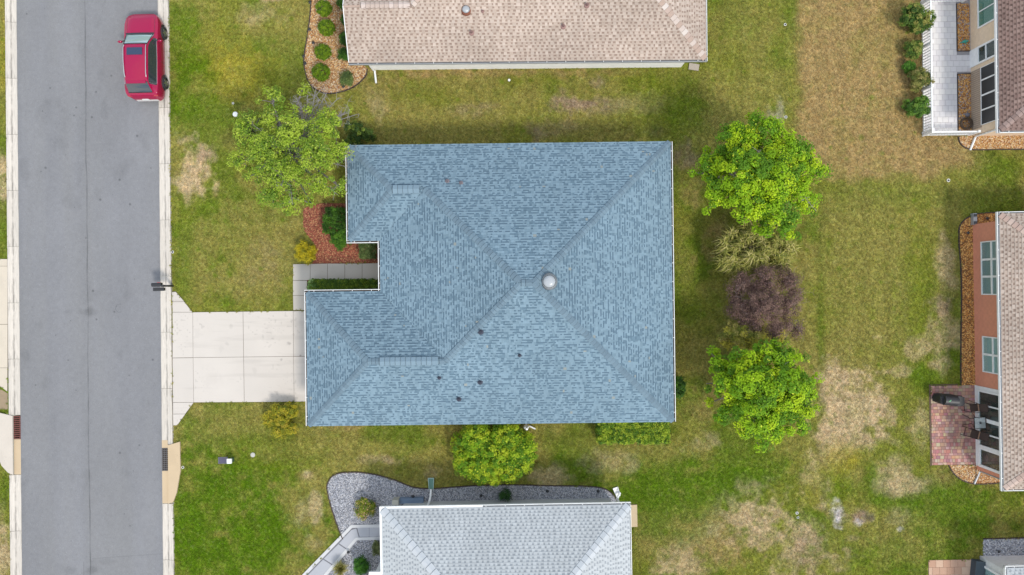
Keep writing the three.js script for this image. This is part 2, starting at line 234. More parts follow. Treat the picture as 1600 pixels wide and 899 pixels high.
// ------------------------------------------------------------------ road, kerbs, storm drains (frame turned with the road)
const RT = 0.0095, road = { l: -26.85, r: -19.16, lo: -27.46, ro: -18.56 };
const rd = (x, z) => turned(RT, x, z);
{
  const w = 512, h = 2048, RW = road.r - road.l, RL = 48;
  const blob = (x, z, cx, cz, rx, rz) => smooth(1.2, 0.2, Math.hypot((x - cx) / rx, (z - cz) / rz) + (fbm(x * 3, z * 3, 3) - 0.5) * 1.3);
  const zz = (py) => (py - CY) * H / F;
  const spots = Array.from({ length: 60 }, (_, k) => [road.l + 0.4 + hash(k, 91) * (RW - 0.8), zz(-150 + hash(k, 17) * 1200), 0.03 + 0.07 * hash(k, 5)]);
  const t = tex(w, h, (i, j) => {
    const x = road.l + (i + 0.5) / w * RW, z = -RL / 2 + (j + 0.5) / h * RL;
    const g = hash(i, j), n = fbm(x * 0.5, z * 0.22, 4), m = fbm(x * 7, z * 7, 3);
    let v = 0.182 * (0.86 + 0.22 * n) * (0.82 + 0.22 * g + 0.14 * m + 0.22 * smooth(0.985, 1, hash(i >> 1, j >> 1)) - 0.16 * smooth(0.97, 1, hash((i >> 1) + 900, j >> 1)));
    let c = [v * 1.0, v * 1.0, v * 1.05];
    const tint = fbm(x * 0.8 + 9, z * 0.05, 3); c = mix3(c, [v * 1.03, v * 1.02, v * 1.02], 0.5 * smooth(0.4, 0.7, tint));
    const sx = -23.13 + (fbm(3, z * 0.8, 3) - 0.5) * 0.09;           // paving seam down the middle
    let k = 0.30 * smooth(0.055, 0.01, Math.abs(x - sx)) * (0.45 + 0.9 * vnoise(z * 1.3, 4)) + 0.09 * smooth(0.5, 0.05, Math.abs(x - sx + 0.1)) * fbm(x * 2, z * 0.7, 3);
    k += 0.26 * blob(x, z, -23.1, zz(481), 0.62, 0.3) + 0.10 * blob(x, z, -24.2, zz(481), 0.3, 0.16) + 0.22 * blob(x, z, -23.05, zz(886), 0.6, 0.3) + 0.14 * blob(x, z, -24.2, zz(884), 0.5, 0.3) + 0.1 * blob(x, z, -22.4, zz(872), 0.7, 0.2);
    const arc = Math.abs(Math.hypot(x + 21.4, z - zz(476)) - 0.22); if (x < -21.3) k += 0.22 * smooth(0.04, 0.0, arc);
    if (x > -23 && z > zz(858) && z < zz(870)) k += 0.2 * smooth(0.03, 0, Math.abs(z - zz(867) + (x + 23) * 0.06));
    if (z > zz(872)) k += 0.3 * smooth(0.03, 0, Math.abs(x + 23.48));
    k += 0.05 * smooth(0.5, 0.1, Math.abs(x + 25.1)) * fbm(x * 3 + 5, z * 0.4, 3) + 0.06 * smooth(0.45, 0.1, Math.abs(x + 21.1)) * fbm(x * 3, z * 0.5 + 9, 3) + 0.10 * smooth(0.62, 0.8, fbm(x * 0.9 + 70, z * 0.6, 4));
    for (const [a, b, r] of spots) if (Math.abs(x - a) < 0.15 && Math.abs(z - b) < 0.15) k += 0.4 * smooth(r, r * 0.3, Math.hypot(x - a, z - b));
    k += 0.10 * smooth(road.l + 0.35, road.l, x) * fbm(x * 4, z, 2) + 0.10 * smooth(road.r - 0.3, road.r, x) * fbm(x * 4, z, 2);
    return c.map((q) => q * (1 - clamp(k, 0, 0.6)));
  });
  t.repeat.set(1 / RW, 1 / RL);
  const R = new THREE.Group();
  const g = new Geo(); g.up([0, 0.008, 0], [RW, 0.008, 0], [RW, 0.008, RL], [0, 0.008, RL]); const b = g.build();
  for (let i = 0; i < b.attributes.uv.count; i++) b.attributes.uv.setXY(i, b.attributes.position.getX(i), b.attributes.position.getZ(i));
  b.translate(road.l, 0, -RL / 2); b.rotateY(RT);
  struct('road', b, mat([1, 1, 1], { map: t, roughness: 0.9, bumpMap: rep(T.stucco, 0.5), bumpScale: 0.003 }));
  keepOff([rd(road.lo - 0.02, -30), rd(road.ro + 0.02, -30), rd(road.ro + 0.02, 30), rd(road.lo - 0.02, 30)]);

  // low mountable kerb with a gutter, in poured lengths
  const kt = tex(128, 1024, (i, j) => {
    const u = i / 128, v = j / 1024, n = tnoise(u, v, 8, 5), g = hash(i, j);
    let q = 0.76 + 0.2 * n + 0.1 * (g - 0.5) - 0.1 * smooth(0.5, 0.7, tnoise(u, v, 20, 4));
    const line = 0.5 + (tnoise(0.3, v, 16, 4) - 0.5) * 0.12; q *= 1 - 0.42 * smooth(0.11, 0.01, Math.abs(u - line)) * smooth(0.3, 0.62, tnoise(0.7, v, 12, 4));
    q *= 1 - 0.25 * smooth(0.07, 0, u) * tnoise(0.1, v, 32, 3) - 0.22 * smooth(0.54, 0.72, tnoise(u, v, 6, 4));
    return [q, q * 0.975, q * 0.94];
  });
  const kerbTone = S(243, 235, 225, 1.45);
  const km = mat(kerbTone, { map: kt, roughness: 0.92 }), km2 = mat(kerbTone.map((q) => q * 0.93), { map: kt, roughness: 0.92 });
  const makeKerb = (side) => {
    const K_ = structGroup('kerb'); K_.rotation.y = RT;
    const len = 3.06, prof = [[0, 0.012], [0.2, 0.004], [0.3, 0.006], [0.46, 0.06], [0.56, 0.07], [0.6, 0.06], [0.61, -0.05]];
    const g2 = new Geo();
    for (let i = 0; i + 1 < prof.length; i++) { const [a, y] = prof[i], [c, q] = prof[i + 1]; g2.up([a * side, y, 0.008], [c * side, q, 0.008], [c * side, q, len - 0.008], [a * side, y, len - 0.008]); }
    for (const z of [0.008, len - 0.008]) for (let i = 0; i + 1 < prof.length; i++) g2.quad([prof[i][0] * side, -0.05, z], [prof[i + 1][0] * side, -0.05, z], [prof[i + 1][0] * side, prof[i + 1][1], z], [prof[i][0] * side, prof[i][1], z]);
    const bg = g2.build(0.6); for (let i = 0; i < bg.attributes.uv.count; i++) bg.attributes.uv.setXY(i, Math.abs(bg.attributes.position.getX(i)) / 0.61, bg.attributes.position.getZ(i) / 6.1);
    const gap = side > 0 ? [8.38, 11.6] : [6.7, 9.95], start = side > 0 ? 11.6 : 9.95, q = [];
    for (let z = gap[0] - len; z > -27; z -= len) q.push(z);
    for (let z = gap[1]; z < 27; z += len) q.push(z);
    q.forEach((z, k) => { const m = mesh('kerb_stone', bg, k % 3 ? km : km2, K_); m.position.set(side > 0 ? road.r : road.l, 0, z); });
    return K_;
  };
  makeKerb(1); makeKerb(-1);
}
const concreteTan = S(232, 206, 170), concreteWarm = S(238, 226, 212);
function stormDrain(label, side, z0, z1, zg0, zg1, apron, grateColor) {
  const th = RT, o = thing('storm_drain', label, 'storm drain', [0, 0, 0], th), e = side > 0 ? road.r : road.l, a = e, b = e + side * 0.37;
  for (const [za, zb] of [[zg1 + 0.02, z1], [z0, zg0 - 0.02]]) if (zb > za + 0.05) { const tray = new Geo(); tray.slab([[a, za], [b, za], [b, zb], [a, zb]], -0.05, 0.012, concreteTan); mesh('gutter_tray', tray, M.concrete, o); }
  const pit = new Geo(); pit.up([a, -0.9, zg0], [b, -0.9, zg0], [b, -0.9, zg1], [a, -0.9, zg1]); for (const [x0, q0, x1, q1] of [[a, zg0, b, zg0], [b, zg0, b, zg1], [b, zg1, a, zg1], [a, zg1, a, zg0]]) pit.quad([x0, -0.9, q0], [x1, -0.9, q1], [x1, -0.02, q1], [x0, -0.02, q0]);
  mesh('pit', pit, mat(S(170, 150, 128), { map: TG }), o);
  const gm = mat(grateColor, { roughness: 0.8, metalness: 0.2, map: TG }), gr = part('grate', o), x0 = Math.min(a, b), n = Math.round((zg1 - zg0) / 0.115);
  const rim = new Geo(); for (const x of [x0 + 0.02, x0 + 0.35]) rim.box(x, 0.014, (zg0 + zg1) / 2, 0.04, 0.03, zg1 - zg0); mesh('rim', rim, gm, gr);
  const barG = new Geo(); barG.box(0, 0.013, 0, 0.29, 0.026, 0.05); const bg = barG.build(); for (let k = 0; k <= n; k++) { const m = mesh('grate_bar', bg, gm, gr); m.position.set(x0 + 0.185, 0, zg0 + 0.03 + k * (zg1 - zg0 - 0.06) / n); }
  if (side > 0) { const c2 = new Geo(); for (const q of [0.13, 0.24]) c2.box(x0 + q, 0.005, (zg0 + zg1) / 2, 0.03, 0.012, zg1 - zg0); mesh('cross_bar', c2, gm, gr); }
  const ap = new Geo(); ap.slab(apron, 0.06, 0.11, side > 0 ? concreteTan : concreteWarm); mesh('cover_slab', ap, M.concrete, o); const lo = new Geo(); lo.slab(apron.map(([x, z]) => [x + (Math.abs(x - b) < 0.03 ? side * 0.14 : 0), z]), -0.1, 0.058, concreteTan); mesh('inlet_wall', lo, M.concrete, o);
  keepOff(apron.map((q) => turned(th, ...q)));
  return o;
}
{
  const rp = (px, py) => { const [x, z] = plan(px, py); return turned(-RT, x, z); };
  stormDrain('tan concrete storm drain with a grey grate, beside the house lawn', 1, rp(0, 690)[1] + 0.02, 11.58, rp(253, 695)[1] + 0.2, rp(253, 730)[1] + 0.2, [[road.r + 0.37, 8.4], rp(282, 690), rp(283, 735), rp(277, 770), rp(272, 783), [road.r + 0.37, 11.58]], [0.12, 0.11, 0.11]);
  stormDrain('pale storm drain with a rust red grate at left picture edge', -1, 6.72, 9.93, rp(26, 643)[1] + 0.25, rp(26, 679)[1] + 0.25, [[road.l - 0.37, 6.72], rp(-16, 641), rp(-10, 690), rp(4, 727), rp(14, 738), [road.l - 0.37, 9.93]], [0.17, 0.055, 0.045]);
}

// ------------------------------------------------------------------ paved slabs
const tones = (base, n, seed, amt = 0.06) => Array.from({ length: n }, (_, i) => base.map((q) => q * (1 + (hash(i, seed) - 0.5) * 2 * amt)));
function slabs(name, joint, polys, y, base, seed, amt, m = M.concrete, kids = 'slab', cut = 0.014) {
  const o = structGroup(name);
  const t = tones(base, polys.length, seed, amt);
  polys.forEach((p, i) => { const g = new Geo(); const cx = p.reduce((s, q) => s + q[0], 0) / p.length, cz = p.reduce((s, q) => s + q[1], 0) / p.length; const r = p.map((q) => { const d = Math.hypot(q[0] - cx, q[1] - cz); return [q[0] - (q[0] - cx) / d * cut, q[1] - (q[1] - cz) / d * cut]; }); g.slab(r, -0.08, y, t[i]); mesh(kids, g, m, o); keepOff(p); });
  const under = new Geo(); for (const p of polys) under.slab(p, -0.08, y - 0.014, joint || S(120, 108, 90)); mesh('joint_bed', under, M.soil, o);
  return o;
}
const PP = (...q) => { const r = []; for (let i = 0; i < q.length; i += 2) r.push(plan(q[i], q[i + 1])); return r; };
const driveTex = tex(1024, 1024, (i, j) => {
  const x = (i + 0.5) / 128 - 24, X = x + (x < -18.7 ? 8 : 0), z = 8 - (j + 0.5) / 128, n = fbm(X * 0.9, z * 0.9, 5), g = hash(i, j); let v = 0.90 + 0.09 * n + 0.045 * (g - 0.5);
  const sp = (cx, cz, r) => smooth(r, r * 0.25, Math.hypot(X - cx, z - cz) + (fbm(X * 7, z * 7, 2) - 0.5) * r * 1.4);
  for (const [px, py, r, k] of [[452, 538, 0.16, 0.3], [440, 562, 0.09, 0.25], [470, 556, 0.08, 0.4], [356, 537, 0.13, 0.10], [345, 545, 0.2, 0.05], [420, 520, 0.5, 0.05], [330, 590, 0.6, 0.04], [398, 580, 0.24, 0.07], [310, 520, 0.35, 0.05]]) { const [a, b] = plan(px, py); v *= 1 - k * sp(a, b, r); }
  v *= 1 - 0.07 * smooth(0.55, 0.75, fbm(X * 0.35 + 5, z * 4, 4)) - 0.14 * smooth(0.75, 0.85, vnoise(X * 9, z * 9)) * smooth(0.5, 0.7, fbm(X, z + 40, 3)); return [v, v * 0.993, v * 0.98];
}); driveTex.repeat.set(1 / 8, 1 / 8);
slabs('driveway', '', [
  PP(269.5, 471, 269, 456, 275, 456, 288, 471), PP(270, 488, 269.5, 471, 288, 471, 301, 488), PP(270, 488, 301.5, 488, 302, 559, 270, 559.5), PP(270, 559.5, 302, 559, 303, 629, 270.5, 629), PP(270.5, 629, 303, 629, 290, 647, 270.5, 647), PP(270.5, 647, 290, 647, 277, 665, 271, 665),
  PP(301.5, 488, 380, 487, 381, 558, 302, 559), PP(302, 559, 381, 558, 382, 628.5, 303, 629), PP(380, 487, 458.5, 486, 459, 557, 381, 558), PP(381, 558, 459, 557, 460, 628, 382, 628.5), PP(458.5, 486, 492, 486, 492, 557, 459, 557), PP(459, 557, 492, 557, 493, 627.5, 460, 628),
], 0.055, S(234, 225, 216), 3, 0.018, VC({ map: driveTex, roughness: 0.92 }));
slabs('walkway', '', [PP(458, 413, 485, 412.5, 485, 438, 458, 438.5), PP(485, 412.5, 512, 412, 512, 438, 485, 438), PP(512, 412, 539, 412, 539, 438, 512, 438), PP(539, 412, 566, 412, 566, 438, 539, 438), PP(566, 412, 600, 411, 600, 438, 566, 438), PP(458, 438.5, 480, 438.5, 480, 462, 458, 462), PP(458, 462, 480, 462, 480, 485, 458.5, 485)], 0.06, S(226, 218, 207), 5, 0.03);
slabs('neighbour_driveway', '', [PP(-40, 405, 12, 405, 12, 416, -40, 416), PP(-40, 416, 12, 416, 12.5, 507, -40, 507), PP(-40, 507, 12.5, 507, 12.5, 575, -40, 575), PP(-40, 575, 12.5, 575, 12, 612, 4, 606, -40, 570)], 0.05, S(240, 226, 206), 6, 0.02);
{
  const g = new Geo(); g.slab([...PP(-16, 608, 2, 609, 12, 615, 12, 640, -16, 640)], -0.05, 0.02, S(182, 160, 130)); const o = struct('gravel_patch', g, M.soil); keepOff(PP(-16, 608, 2, 609, 12, 615, 12, 640, -16, 640));
}

// ------------------------------------------------------------------ planting beds: a sheet of soil, loose stones or chips, edging strip
function scatter(name, parent, poly, density, size, cols, seed, flat = 0.6, y = 0.02, avoid = []) {
  const r = rng(seed), xs = poly.map((q) => q[0]), zs = poly.map((q) => q[1]), x0 = Math.min(...xs), x1 = Math.max(...xs), z0 = Math.min(...zs), z1 = Math.max(...zs), at = [];
  const n = (x1 - x0) * (z1 - z0) * density; for (let i = 0; i < n; i++) { const x = lerp(x0, x1, r()), z = lerp(z0, z1, r()); if (inside(poly, x, z)) at.push([x, z]); }
  const ig = new THREE.IcosahedronGeometry(1, 0), im = new THREE.InstancedMesh(ig, mat([1, 1, 1], { roughness: 0.9 }), at.length), o = new THREE.Object3D(), c = new THREE.Color();
  im.name = name; im.userData = { kind: 'stuff' }; im.castShadow = im.receiveShadow = true;
  at.forEach(([x, z], i) => { const s = size * (0.55 + 0.9 * r()); o.position.set(x, y + s * flat * 0.3, z); o.rotation.set((r() - 0.5) * 0.7, r() * 6.3, (r() - 0.5) * 0.7); o.scale.set(s, s * flat, s * (0.6 + 0.5 * r())); o.updateMatrix(); im.setMatrixAt(i, o.matrix); const q = cols[Math.floor(r() * cols.length)], b = 0.8 + 0.4 * r(); im.setColorAt(i, c.setRGB(q[0] * b, q[1] * b, q[2] * b)); });
  parent.add(im); return im;
}
function bed(name, poly, soil, cols, density, size, seed, flat, edge) {
  const o = structGroup(name), g = new Geo(); g.slab(poly, -0.05, 0.018, soil); mesh('bed_soil', g, M.soil, o); keepOff(poly);
  scatter(name === 'mulch_bed' ? 'wood_chips' : 'pebbles', o, poly, density, size, cols, seed, flat);
  if (edge) { const e = new Geo(); e.ribbon(edge, 0.05, -0.03, 0.075); mesh('edging', e, M.edging, o); }
  return o;
}
const ORANGE = [S(236, 196, 140), S(214, 160, 96), S(240, 214, 172), S(196, 132, 74), S(170, 120, 80), S(228, 186, 130), S(232, 208, 180)];
const AMBER = [S(208, 150, 78, 1.2), S(190, 128, 62, 1.2), S(226, 180, 110, 1.2), S(156, 104, 58, 1.2), S(134, 92, 56, 1.2), S(214, 166, 96, 1.2)];
const SILVER = [S(202, 203, 210), S(180, 182, 190), S(222, 222, 226), S(154, 156, 166), S(214, 210, 210), S(190, 192, 202)];
const CHIPS = [S(172, 98, 72), S(150, 78, 58), S(190, 120, 88), S(132, 72, 56), S(196, 150, 104), S(164, 90, 70)];
{
  const out = curve(PP(486, -60, 487, -20, 485, 20, 479, 65, 475, 92, 477, 112, 486, 134, 508, 146, 536, 143, 556, 134, 572, 118, 574, 108), 6, false);
  bed('pebble_bed', [...out, ...PP(566, 98, 566, -60)], S(196, 158, 112), ORANGE, 620, 0.034, 11, 0.6, out);
  const sil = curve(PP(548, 866, 532, 834, 520, 800, 513, 775, 511.5, 757, 522, 742.5, 550, 738, 580, 740.5, 615, 749.5, 645, 761, 672, 763.5, 710, 761, 750, 758.5, 800, 757.5, 860, 759, 920, 760, 945, 764, 958, 773, 965, 784), 5, false);
  bed('gravel_bed', [...sil, ...PP(960, 800, 700, 800, 620, 800, 620, 824, 550, 821, 540, 832)], S(140, 142, 150), SILVER, 800, 0.026, 12, 0.6, sil.slice(4));
  bed('gravel_bed', PP(500, 906, 556, 843, 625, 842, 625, 910), S(140, 138, 144), SILVER, 800, 0.026, 13, 0.6, null);
  const red = curve(PP(474, 326, 476, 360, 490, 380, 492, 400, 488, 412), 6, false);
  bed('mulch_bed', [...red, ...PP(606, 411, 606, 376, 556, 374, 556, 318, 500, 318)], S(140, 78, 58), CHIPS, 900, 0.036, 14, 0.3, null);
  bed('mulch_bed', PP(476, 437, 600, 437, 600, 464, 480, 464), S(92, 66, 50), CHIPS, 300, 0.03, 15, 0.3, null);
  const mid = curve(PP(1600, 330, 1560, 332, 1530, 334, 1512, 340, 1500, 352, 1498, 375, 1501, 420, 1502, 470, 1501, 540, 1501, 602), 6, false);
  bed('pebble_bed', [...mid, ...PP(1524, 602, 1524, 356, 1600, 352)], S(150, 106, 66), AMBER, 620, 0.034, 16, 0.6, mid);
  const low = curve(PP(1482, 727, 1490, 740, 1504, 751, 1521, 756, 1545, 756, 1566, 754, 1600, 752), 6, false);
  bed('pebble_bed', [...low, ...PP(1600, 738, 1530, 727)], S(200, 158, 108), ORANGE, 620, 0.034, 17, 0.6, low);
  bed('pebble_bed', PP(1494, 6, 1514, 6, 1515, 80, 1496, 80.5), S(140, 98, 60), AMBER, 700, 0.032, 18, 0.6, [...PP(1494, 6, 1495, 80.5, 1515, 80)]);
  bed('pebble_bed', PP(1496, 116, 1519, 115.5, 1519, 207, 1497, 207), S(140, 98, 60), AMBER, 700, 0.032, 19, 0.6, [...PP(1519, 115.5, 1495.5, 116, 1496.5, 207)]);
  const ne = curve(PP(1497, 214, 1500, 224, 1508, 231, 1520, 234, 1560, 234, 1640, 233), 6, false);
  bed('pebble_bed', [...ne, ...PP(1640, 208, 1520, 212)], S(222, 172, 104), ORANGE, 620, 0.034, 20, 0.6, ne);
  bed('gravel_bed', PP(1536.5, 843, 1640, 840, 1640, 872, 1536, 870), S(146, 148, 156), SILVER, 700, 0.034, 21, 0.6, [...PP(1536, 842, 1640, 839.5)]);
}

// ------------------------------------------------------------------ neighbours' patios and the bordered grey walk
const pv = [];
function pavers(name, x0, z0, x1, z1, th, pw, pl, base, seed, amt, o = {}) {
  const g0 = structGroup(name); g0.rotation.y = th; const r = rng(seed), gm = new Geo(); gm.slab([[x0, z0], [x1, z0], [x1, z1], [x0, z1]], -0.06, 0.028, o.joint || S(150, 140, 135)); mesh('joint_bed', gm, M.soil, g0);
  keepOff([[x0, z0], [x1, z0], [x1, z1], [x0, z1]].map((q) => turned(th, ...q)));
  const cols = Array.from({ length: 7 }, (_, i) => base[i % base.length].map((q) => q * (1 + (hash(i, seed) - 0.5) * 2 * amt))), cache = new Map(), merged = o.merge ? new Geo() : null;
  for (let z = z0, row = 0; z < z1 - 0.03; row++) {
    const l = Math.min(o.vary ? pl * (0.8 + 0.5 * r()) : pl, z1 - z); let x = x0, first = true; const xm = x1; if (o.right) x1 = o.right(z + l / 2, xm);
    while (x < x1 - 0.03) {
      let w = o.vary ? pw * (0.7 + 0.9 * r()) : pw; if (first && row % 2) w *= 0.5; first = false; w = Math.min(w, x1 - x); if (x1 - x - w < 0.05) w = x1 - x;
      const cx = x + w / 2, cz = z + l / 2; x += w;
      
      const ci = Math.floor(r() * cols.length), y = 0.04 + (r() - 0.5) * 0.004;
      if (merged) { merged.box(cx, 0.015 + (r() - 0.5) * 0.004, cz, w - 0.014, 0.05, l - 0.014, cols[ci].map((q) => q * (0.85 + 0.3 * r()))); continue; }
      const key = Math.round(w * 200) + '_' + Math.round(l * 200) + '_' + ci; if (!cache.has(key)) { const g = new Geo(); g.box(0, -0.025, 0, w - 0.012, 0.05, l - 0.012, cols[ci]); cache.set(key, g.build()); }
      const m = mesh('paver', cache.get(key), M.concrete, g0); m.position.set(cx, y, cz);
    }
    z += l; x1 = xm;
  }
  if (merged) mesh('pavers', merged, M.concrete, g0).userData = { kind: 'stuff' };
  return g0;
}
{
  const a = plan(1442, 210), L = turned(-0.012, ...a), b = turned(-0.012, ...plan(1519, 3));
  const bedL = turned(-0.012, ...plan(1494.5, 60))[0], z1 = turned(-0.012, ...plan(1495, 81))[1], z2 = turned(-0.012, ...plan(1495, 115.5))[1];
  pavers('paver_patio', L[0], b[1] - 3.2, 25.14, L[1], 0.012, 0.31, 0.305, [S(246, 242, 244, 1.35), S(240, 236, 238, 1.35), S(249, 245, 244, 1.35), S(236, 231, 234, 1.35)], 31, 0.012, { right: (z, m) => (z > z1 + 0.12 && z < z2 - 0.02) || z < b[1] - 0.05 ? m : bedL, joint: S(186, 181, 184) });
  const c = turned(-0.0163, ...plan(1454, 603)), d = turned(-0.0163, ...plan(1522.5, 726));
  pavers('paver_patio', c[0], c[1], 25.14, d[1], 0.0163, 0.155, 0.165, [S(212, 160, 144), S(222, 182, 160), S(200, 148, 138), S(228, 194, 170), S(206, 152, 142), S(220, 174, 158), S(190, 138, 132)], 32, 0.04, { merge: true, vary: true, joint: S(140, 108, 98) });
  const e = new Geo(); e.ribbon([[c[0] - 0.05, d[1] + 0.03], [c[0] - 0.05, c[1] - 0.05], [24.2, c[1] - 0.05]].map((q) => turned(0.0163, ...q)), 0.07, -0.03, 0.035); struct('patio_edging', e, mat(S(120, 96, 80), { map: TG }));
  const f = plan(1450.5, 875.5), g = turned(-0.0175, ...f);
  pavers('paver_patio', g[0], g[1], 25.9, g[1] + 3, 0.0175, 0.4, 0.4, [S(232, 196, 170), S(222, 180, 154), S(238, 206, 180), S(216, 172, 146)], 33, 0.03, { joint: S(150, 112, 92) });
  { const ub = new Geo(); ub.slab(PP(470, 906, 548, 821, 608, 820, 608, 843, 557, 843, 500, 908), -0.05, 0.034, S(150, 150, 156)); struct('walk_base', ub, M.soil); }
  const walk = slabs('grey_walkway', S(130, 132, 140), [PP(558, 824, 577, 824, 577, 839, 562, 839), PP(577, 824, 606, 823.5, 606, 838.5, 577, 839), PP(530, 849, 549, 828, 557, 825.5, 561, 840, 543, 858), PP(506, 873, 529, 850, 542, 859, 520, 882), PP(478, 902, 505, 874, 519, 883, 500, 904), PP(470, 910, 477, 903, 499, 905, 494, 910)], 0.05, S(204, 206, 214), 8, 0.02, M.concrete, 'slab', 0.008);
  for (const pts of [PP(470, 904, 500, 873, 549.5, 822.5, 606, 821.5), PP(500, 908, 530, 874, 557, 842, 606, 841)]) { const q = new Geo(); q.ribbon(pts, 0.17, -0.05, 0.062, S(238, 238, 240)); mesh('border', q, M.concrete, walk); }
  keepOff(PP(470, 907, 547, 820, 610, 818, 610, 845, 557, 845, 500, 908));
}

// ------------------------------------------------------------------ roofs
const PITCH = 0.46, EAVE = 2.6;
const chain = (ch, v) => { for (let i = 0; i + 1 < ch.length; i++) { const [a, s] = ch[i], [b, t] = ch[i + 1]; if (b > a && v >= a && v <= b) return lerp(s, t, (v - a) / (b - a)); } return v < ch[0][0] ? ch[0][1] : ch[ch.length - 1][1]; };
const onFace = (f, t, v, dy) => { const y = EAVE + PITCH * v + dy; return f.d === 'N' ? [t, y, f.c + v] : f.d === 'S' ? [t, y, f.c - v] : f.d === 'W' ? [f.c + v, y, t] : [f.c - v, y, t]; };
function shingleFace(g, f, st, r) {
  const top = Math.max(f.L[f.L.length - 1][0], f.R[f.R.length - 1][0]), e = 1e-4;
  for (let k = 0, v0 = -0.03; v0 < top - 0.01; k++) {
    const v1 = Math.min(v0 + st.rows, top), lb = chain(f.L, Math.max(0, v0) + e), lt = chain(f.L, v1 - e), rb = chain(f.R, Math.max(0, v0) + e), rt = chain(f.R, v1 - e);
    let t = Math.min(lb, lt) - st.period * r(), end = Math.max(rb, rt), odd = 0;
    while (t < end) {
      const [w, col, lift, band] = st.tab(r, odd++, t, v0, f); const t0 = t, t1 = t + w; t = t1;
      const b0 = clamp(t0, lb, rb), b1 = clamp(t1, lb, rb), a0 = clamp(t0, lt, rt), a1 = clamp(t1, lt, rt);
      if (b1 - b0 < 2e-3 && a1 - a0 < 2e-3) continue;
      const A = onFace(f, b0, v0, lift); if (f.keep && !f.keep(A[0], A[2])) continue;
      const B = onFace(f, b1, v0, lift), C = onFace(f, a1, v1, 0.003), D = onFace(f, a0, v1, 0.003);
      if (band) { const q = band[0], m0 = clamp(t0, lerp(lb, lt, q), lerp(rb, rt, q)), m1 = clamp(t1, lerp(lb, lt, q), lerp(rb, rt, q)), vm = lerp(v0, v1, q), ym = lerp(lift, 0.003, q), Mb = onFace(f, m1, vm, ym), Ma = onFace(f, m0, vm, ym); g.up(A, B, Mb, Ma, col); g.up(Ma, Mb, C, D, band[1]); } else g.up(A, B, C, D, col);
      g.quad(onFace(f, b0, v0, -0.004), onFace(f, b1, v0, -0.004), B, A, col);
      g.tri(A, onFace(f, b0, v0, -0.004), D, col).tri(B, onFace(f, b1, v0, -0.004), C, col);
    }
    v0 = v1;
  }
}
function roofDeck(faces, outline, col) {
  const g = new Geo();
  for (const f of faces) {
    const vs = [...new Set([...f.L, ...f.R].map((q) => q[0]))].sort((a, b) => a - b), e = 1e-5;
    for (let i = 0; i + 1 < vs.length; i++) g.up(onFace(f, chain(f.L, vs[i] + e), vs[i], -0.008), onFace(f, chain(f.R, vs[i] + e), vs[i], -0.008), onFace(f, chain(f.R, vs[i + 1] - e), vs[i + 1], -0.008), onFace(f, chain(f.L, vs[i + 1] - e), vs[i + 1], -0.008), col);
  }
  return g;
}
function capGeo(fall, col, len = 0.29, w = 0.15) {           // one folded hip shingle, lying along +z (up the hip), its lower end lifted
  const g = new Geo(), P = (x, y, z) => [x, y, z], d = fall * w, t0 = 0.045, t1 = 0.012, z0 = -0.028, dk = col.map((q) => q * 0.5);  // darkened bevel: cut asphalt edge plus shadow line between caps, put into colour
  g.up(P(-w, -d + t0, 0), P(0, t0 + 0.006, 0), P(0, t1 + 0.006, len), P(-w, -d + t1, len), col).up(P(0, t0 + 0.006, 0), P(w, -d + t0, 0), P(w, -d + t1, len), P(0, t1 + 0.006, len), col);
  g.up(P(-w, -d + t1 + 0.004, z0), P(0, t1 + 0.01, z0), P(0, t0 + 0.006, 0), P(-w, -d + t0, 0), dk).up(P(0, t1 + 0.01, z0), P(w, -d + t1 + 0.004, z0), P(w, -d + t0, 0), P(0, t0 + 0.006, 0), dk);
  g.quad(P(-w, -d - 0.004, 0), P(-w, -d + t0, 0), P(-w, -d + t1, len), P(-w, -d - 0.004, len), col).quad(P(w, -d - 0.004, 0), P(w, -d + t0, 0), P(w, -d + t1, len), P(w, -d - 0.004, len), col);
  return g.build();
}
function capLine(parent, a, b, geos, step, seed, lift = 0) {   // overlapping shingles from a (low) to b (high)
  const A = V(...a), B = V(...b), d = B.clone().sub(A), n = Math.floor(d.length() / step); d.normalize();
  const s = new THREE.Vector3().crossVectors(V(0, 1, 0), d).normalize(), u = new THREE.Vector3().crossVectors(d, s), m4 = new THREE.Matrix4().makeBasis(s, u, d);
  for (let k = 0; k < n; k++) { const m = mesh('ridge_shingle', geos[Math.floor(hash(k, seed) * geos.length)], M.cap, parent); m.setRotationFromMatrix(m4); m.position.copy(A).addScaledVector(d, k * step); m.position.y += lift; }
}
